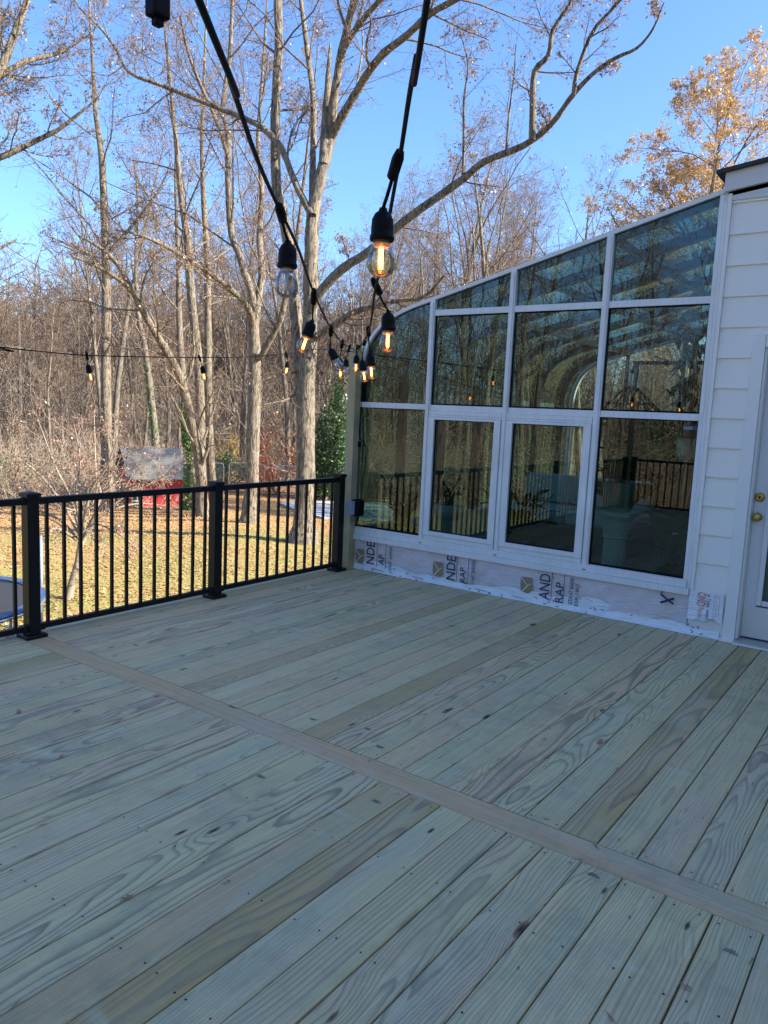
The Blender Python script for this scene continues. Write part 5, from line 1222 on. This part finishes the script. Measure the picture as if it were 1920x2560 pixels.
MB().tube(catmull([(.45, .1, 0), (.5, .1, .9), (.4, .1, 1.7), (.15, 0, 2.05), (0, 0, 2.0)], 5), .025, 8).build('stand', M['black_metal'], tv, True)
eg = MB()
for k in range(14):
    a = 2*math.pi*k/14
    if math.cos(a-2.6) > .55: continue
    eg.tube([(.10*math.cos(a), .10*math.sin(a), .62), (.36*math.cos(a), .36*math.sin(a), .85), (.42*math.cos(a), .42*math.sin(a), 1.2), (.32*math.cos(a), .32*math.sin(a), 1.6), (.05*math.cos(a), .05*math.sin(a), 1.85)], .012, 5)
for zz, rr_ in ((.72, .24), (.95, .39), (1.2, .42), (1.45, .38), (1.68, .24)): eg.tube([(rr_*math.cos(a), rr_*math.sin(a), zz) for a in np.linspace(2.6+.95, 2.6+2*math.pi-.95, 18)], .012, 5)
eg.build('basket', M['wicker'], tv); MB().lathe([(.05, .66), (.30, .74), (.33, .84), (.001, .88)], n=18).build('cushion', M['wicker'], tv, True); MB().tube([(0, 0, 1.84), (0, 0, 2.01)], .008, 6).build('chain', M['black_metal'], tv)
stk = MB().box((.0065, 1.412, 1.478), (.0115, 1.505, 1.500)).build('window_sticker', M['sticker']); tag(stk, 'small blue alarm sticker in the top corner of the right window', 'sticker')
MB().box((.0060, 1.414, 1.476), (.0064, 1.446, 1.508)).build('emblem_panel', M['sticker_dark'], stk)

# ------------------------------------------------------------------ scraps on the deck
dm = MB(); rd = random.Random(44)
for i in range(320):
    k = rd.randrange(0, 44); x = rd.uniform(-5.2, -.1); y = Y_EDGE-PITCH_B*k+(rd.gauss(0, .004) if rd.random() < .7 else rd.uniform(0, PITCH_B)); a = rd.gauss(0, .5); L_ = rd.uniform(.006, .028); w_ = rd.uniform(.0012, .004)
    c_, s_ = math.cos(a), math.sin(a); z_ = .0026
    dm.add([(x-c_*L_, y-s_*L_, z_), (x+s_*w_, y-c_*w_, z_+.002), (x+c_*L_, y+s_*L_, z_+.001), (x-s_*w_, y+c_*w_, z_+.001)], [(0, 1, 2, 3)])
o = dm.build('deck_debris', M['leaf_pink'], deck); o['kind'] = 'stuff'
LEAFM = MB().add([(-.03, 0, 0), (-.015, -.014, .006), (-.02, -.002, .001), (.005, -.02, .008), (.004, -.004, .002), (.03, -.010, .005), (.038, .002, .004), (.026, .012, .008), (.004, .006, .002), (.002, .022, .010), (-.016, .012, .006)],
                 [(0, 1, 2), (2, 3, 4), (2, 4, 8), (4, 5, 6), (4, 6, 8), (6, 7, 8), (8, 9, 10), (2, 8, 10), (0, 2, 10)]).mesh('dry_leaf', M['leaf_pink'])
LEAFY = LEAFM.copy(); LEAFY.materials.clear(); LEAFY.materials.append(M['leaf_yellow'])
for i, (pxx, pyy, sc_, me_, lab) in enumerate([(24, 1594, 1.0, LEAFM, 'curled brown leaf on the deck left of the railing post'), (49, 1781, .7, LEAFM, 'small brown leaf on the deck at the left edge'), (393, 1741, .6, LEAFM, 'small brown leaf on the deck above the brown divider board'),
        (153, 1894, .6, LEAFM, 'dry brown scrap on the deck near the left edge'), (1169, 1968, .35, LEAFY, 'tiny yellow leaf beside the brown divider board'), (1501, 1857, .9, LEAFM, 'crumpled brown leaf in the middle of the right deck boards'), (1716, 2470, .5, LEAFM, 'brown leaf scrap on the deck at the lower right'), (320, 2246, .6, LEAFM, 'dry leaf scrap on the deck at the lower left')]):
    d = CF*FPX+CR*(pxx-960)-CU*(pyy-1280); q = CAM-d*(CAM[2]/d[2])
    o = link('dry_leaf', me_, None, (q[0], q[1], .004), (0, 0, i*1.3)); o.scale = (sc_, sc_, sc_); tag(o, lab, 'leaf', 'dry leaves on the deck')
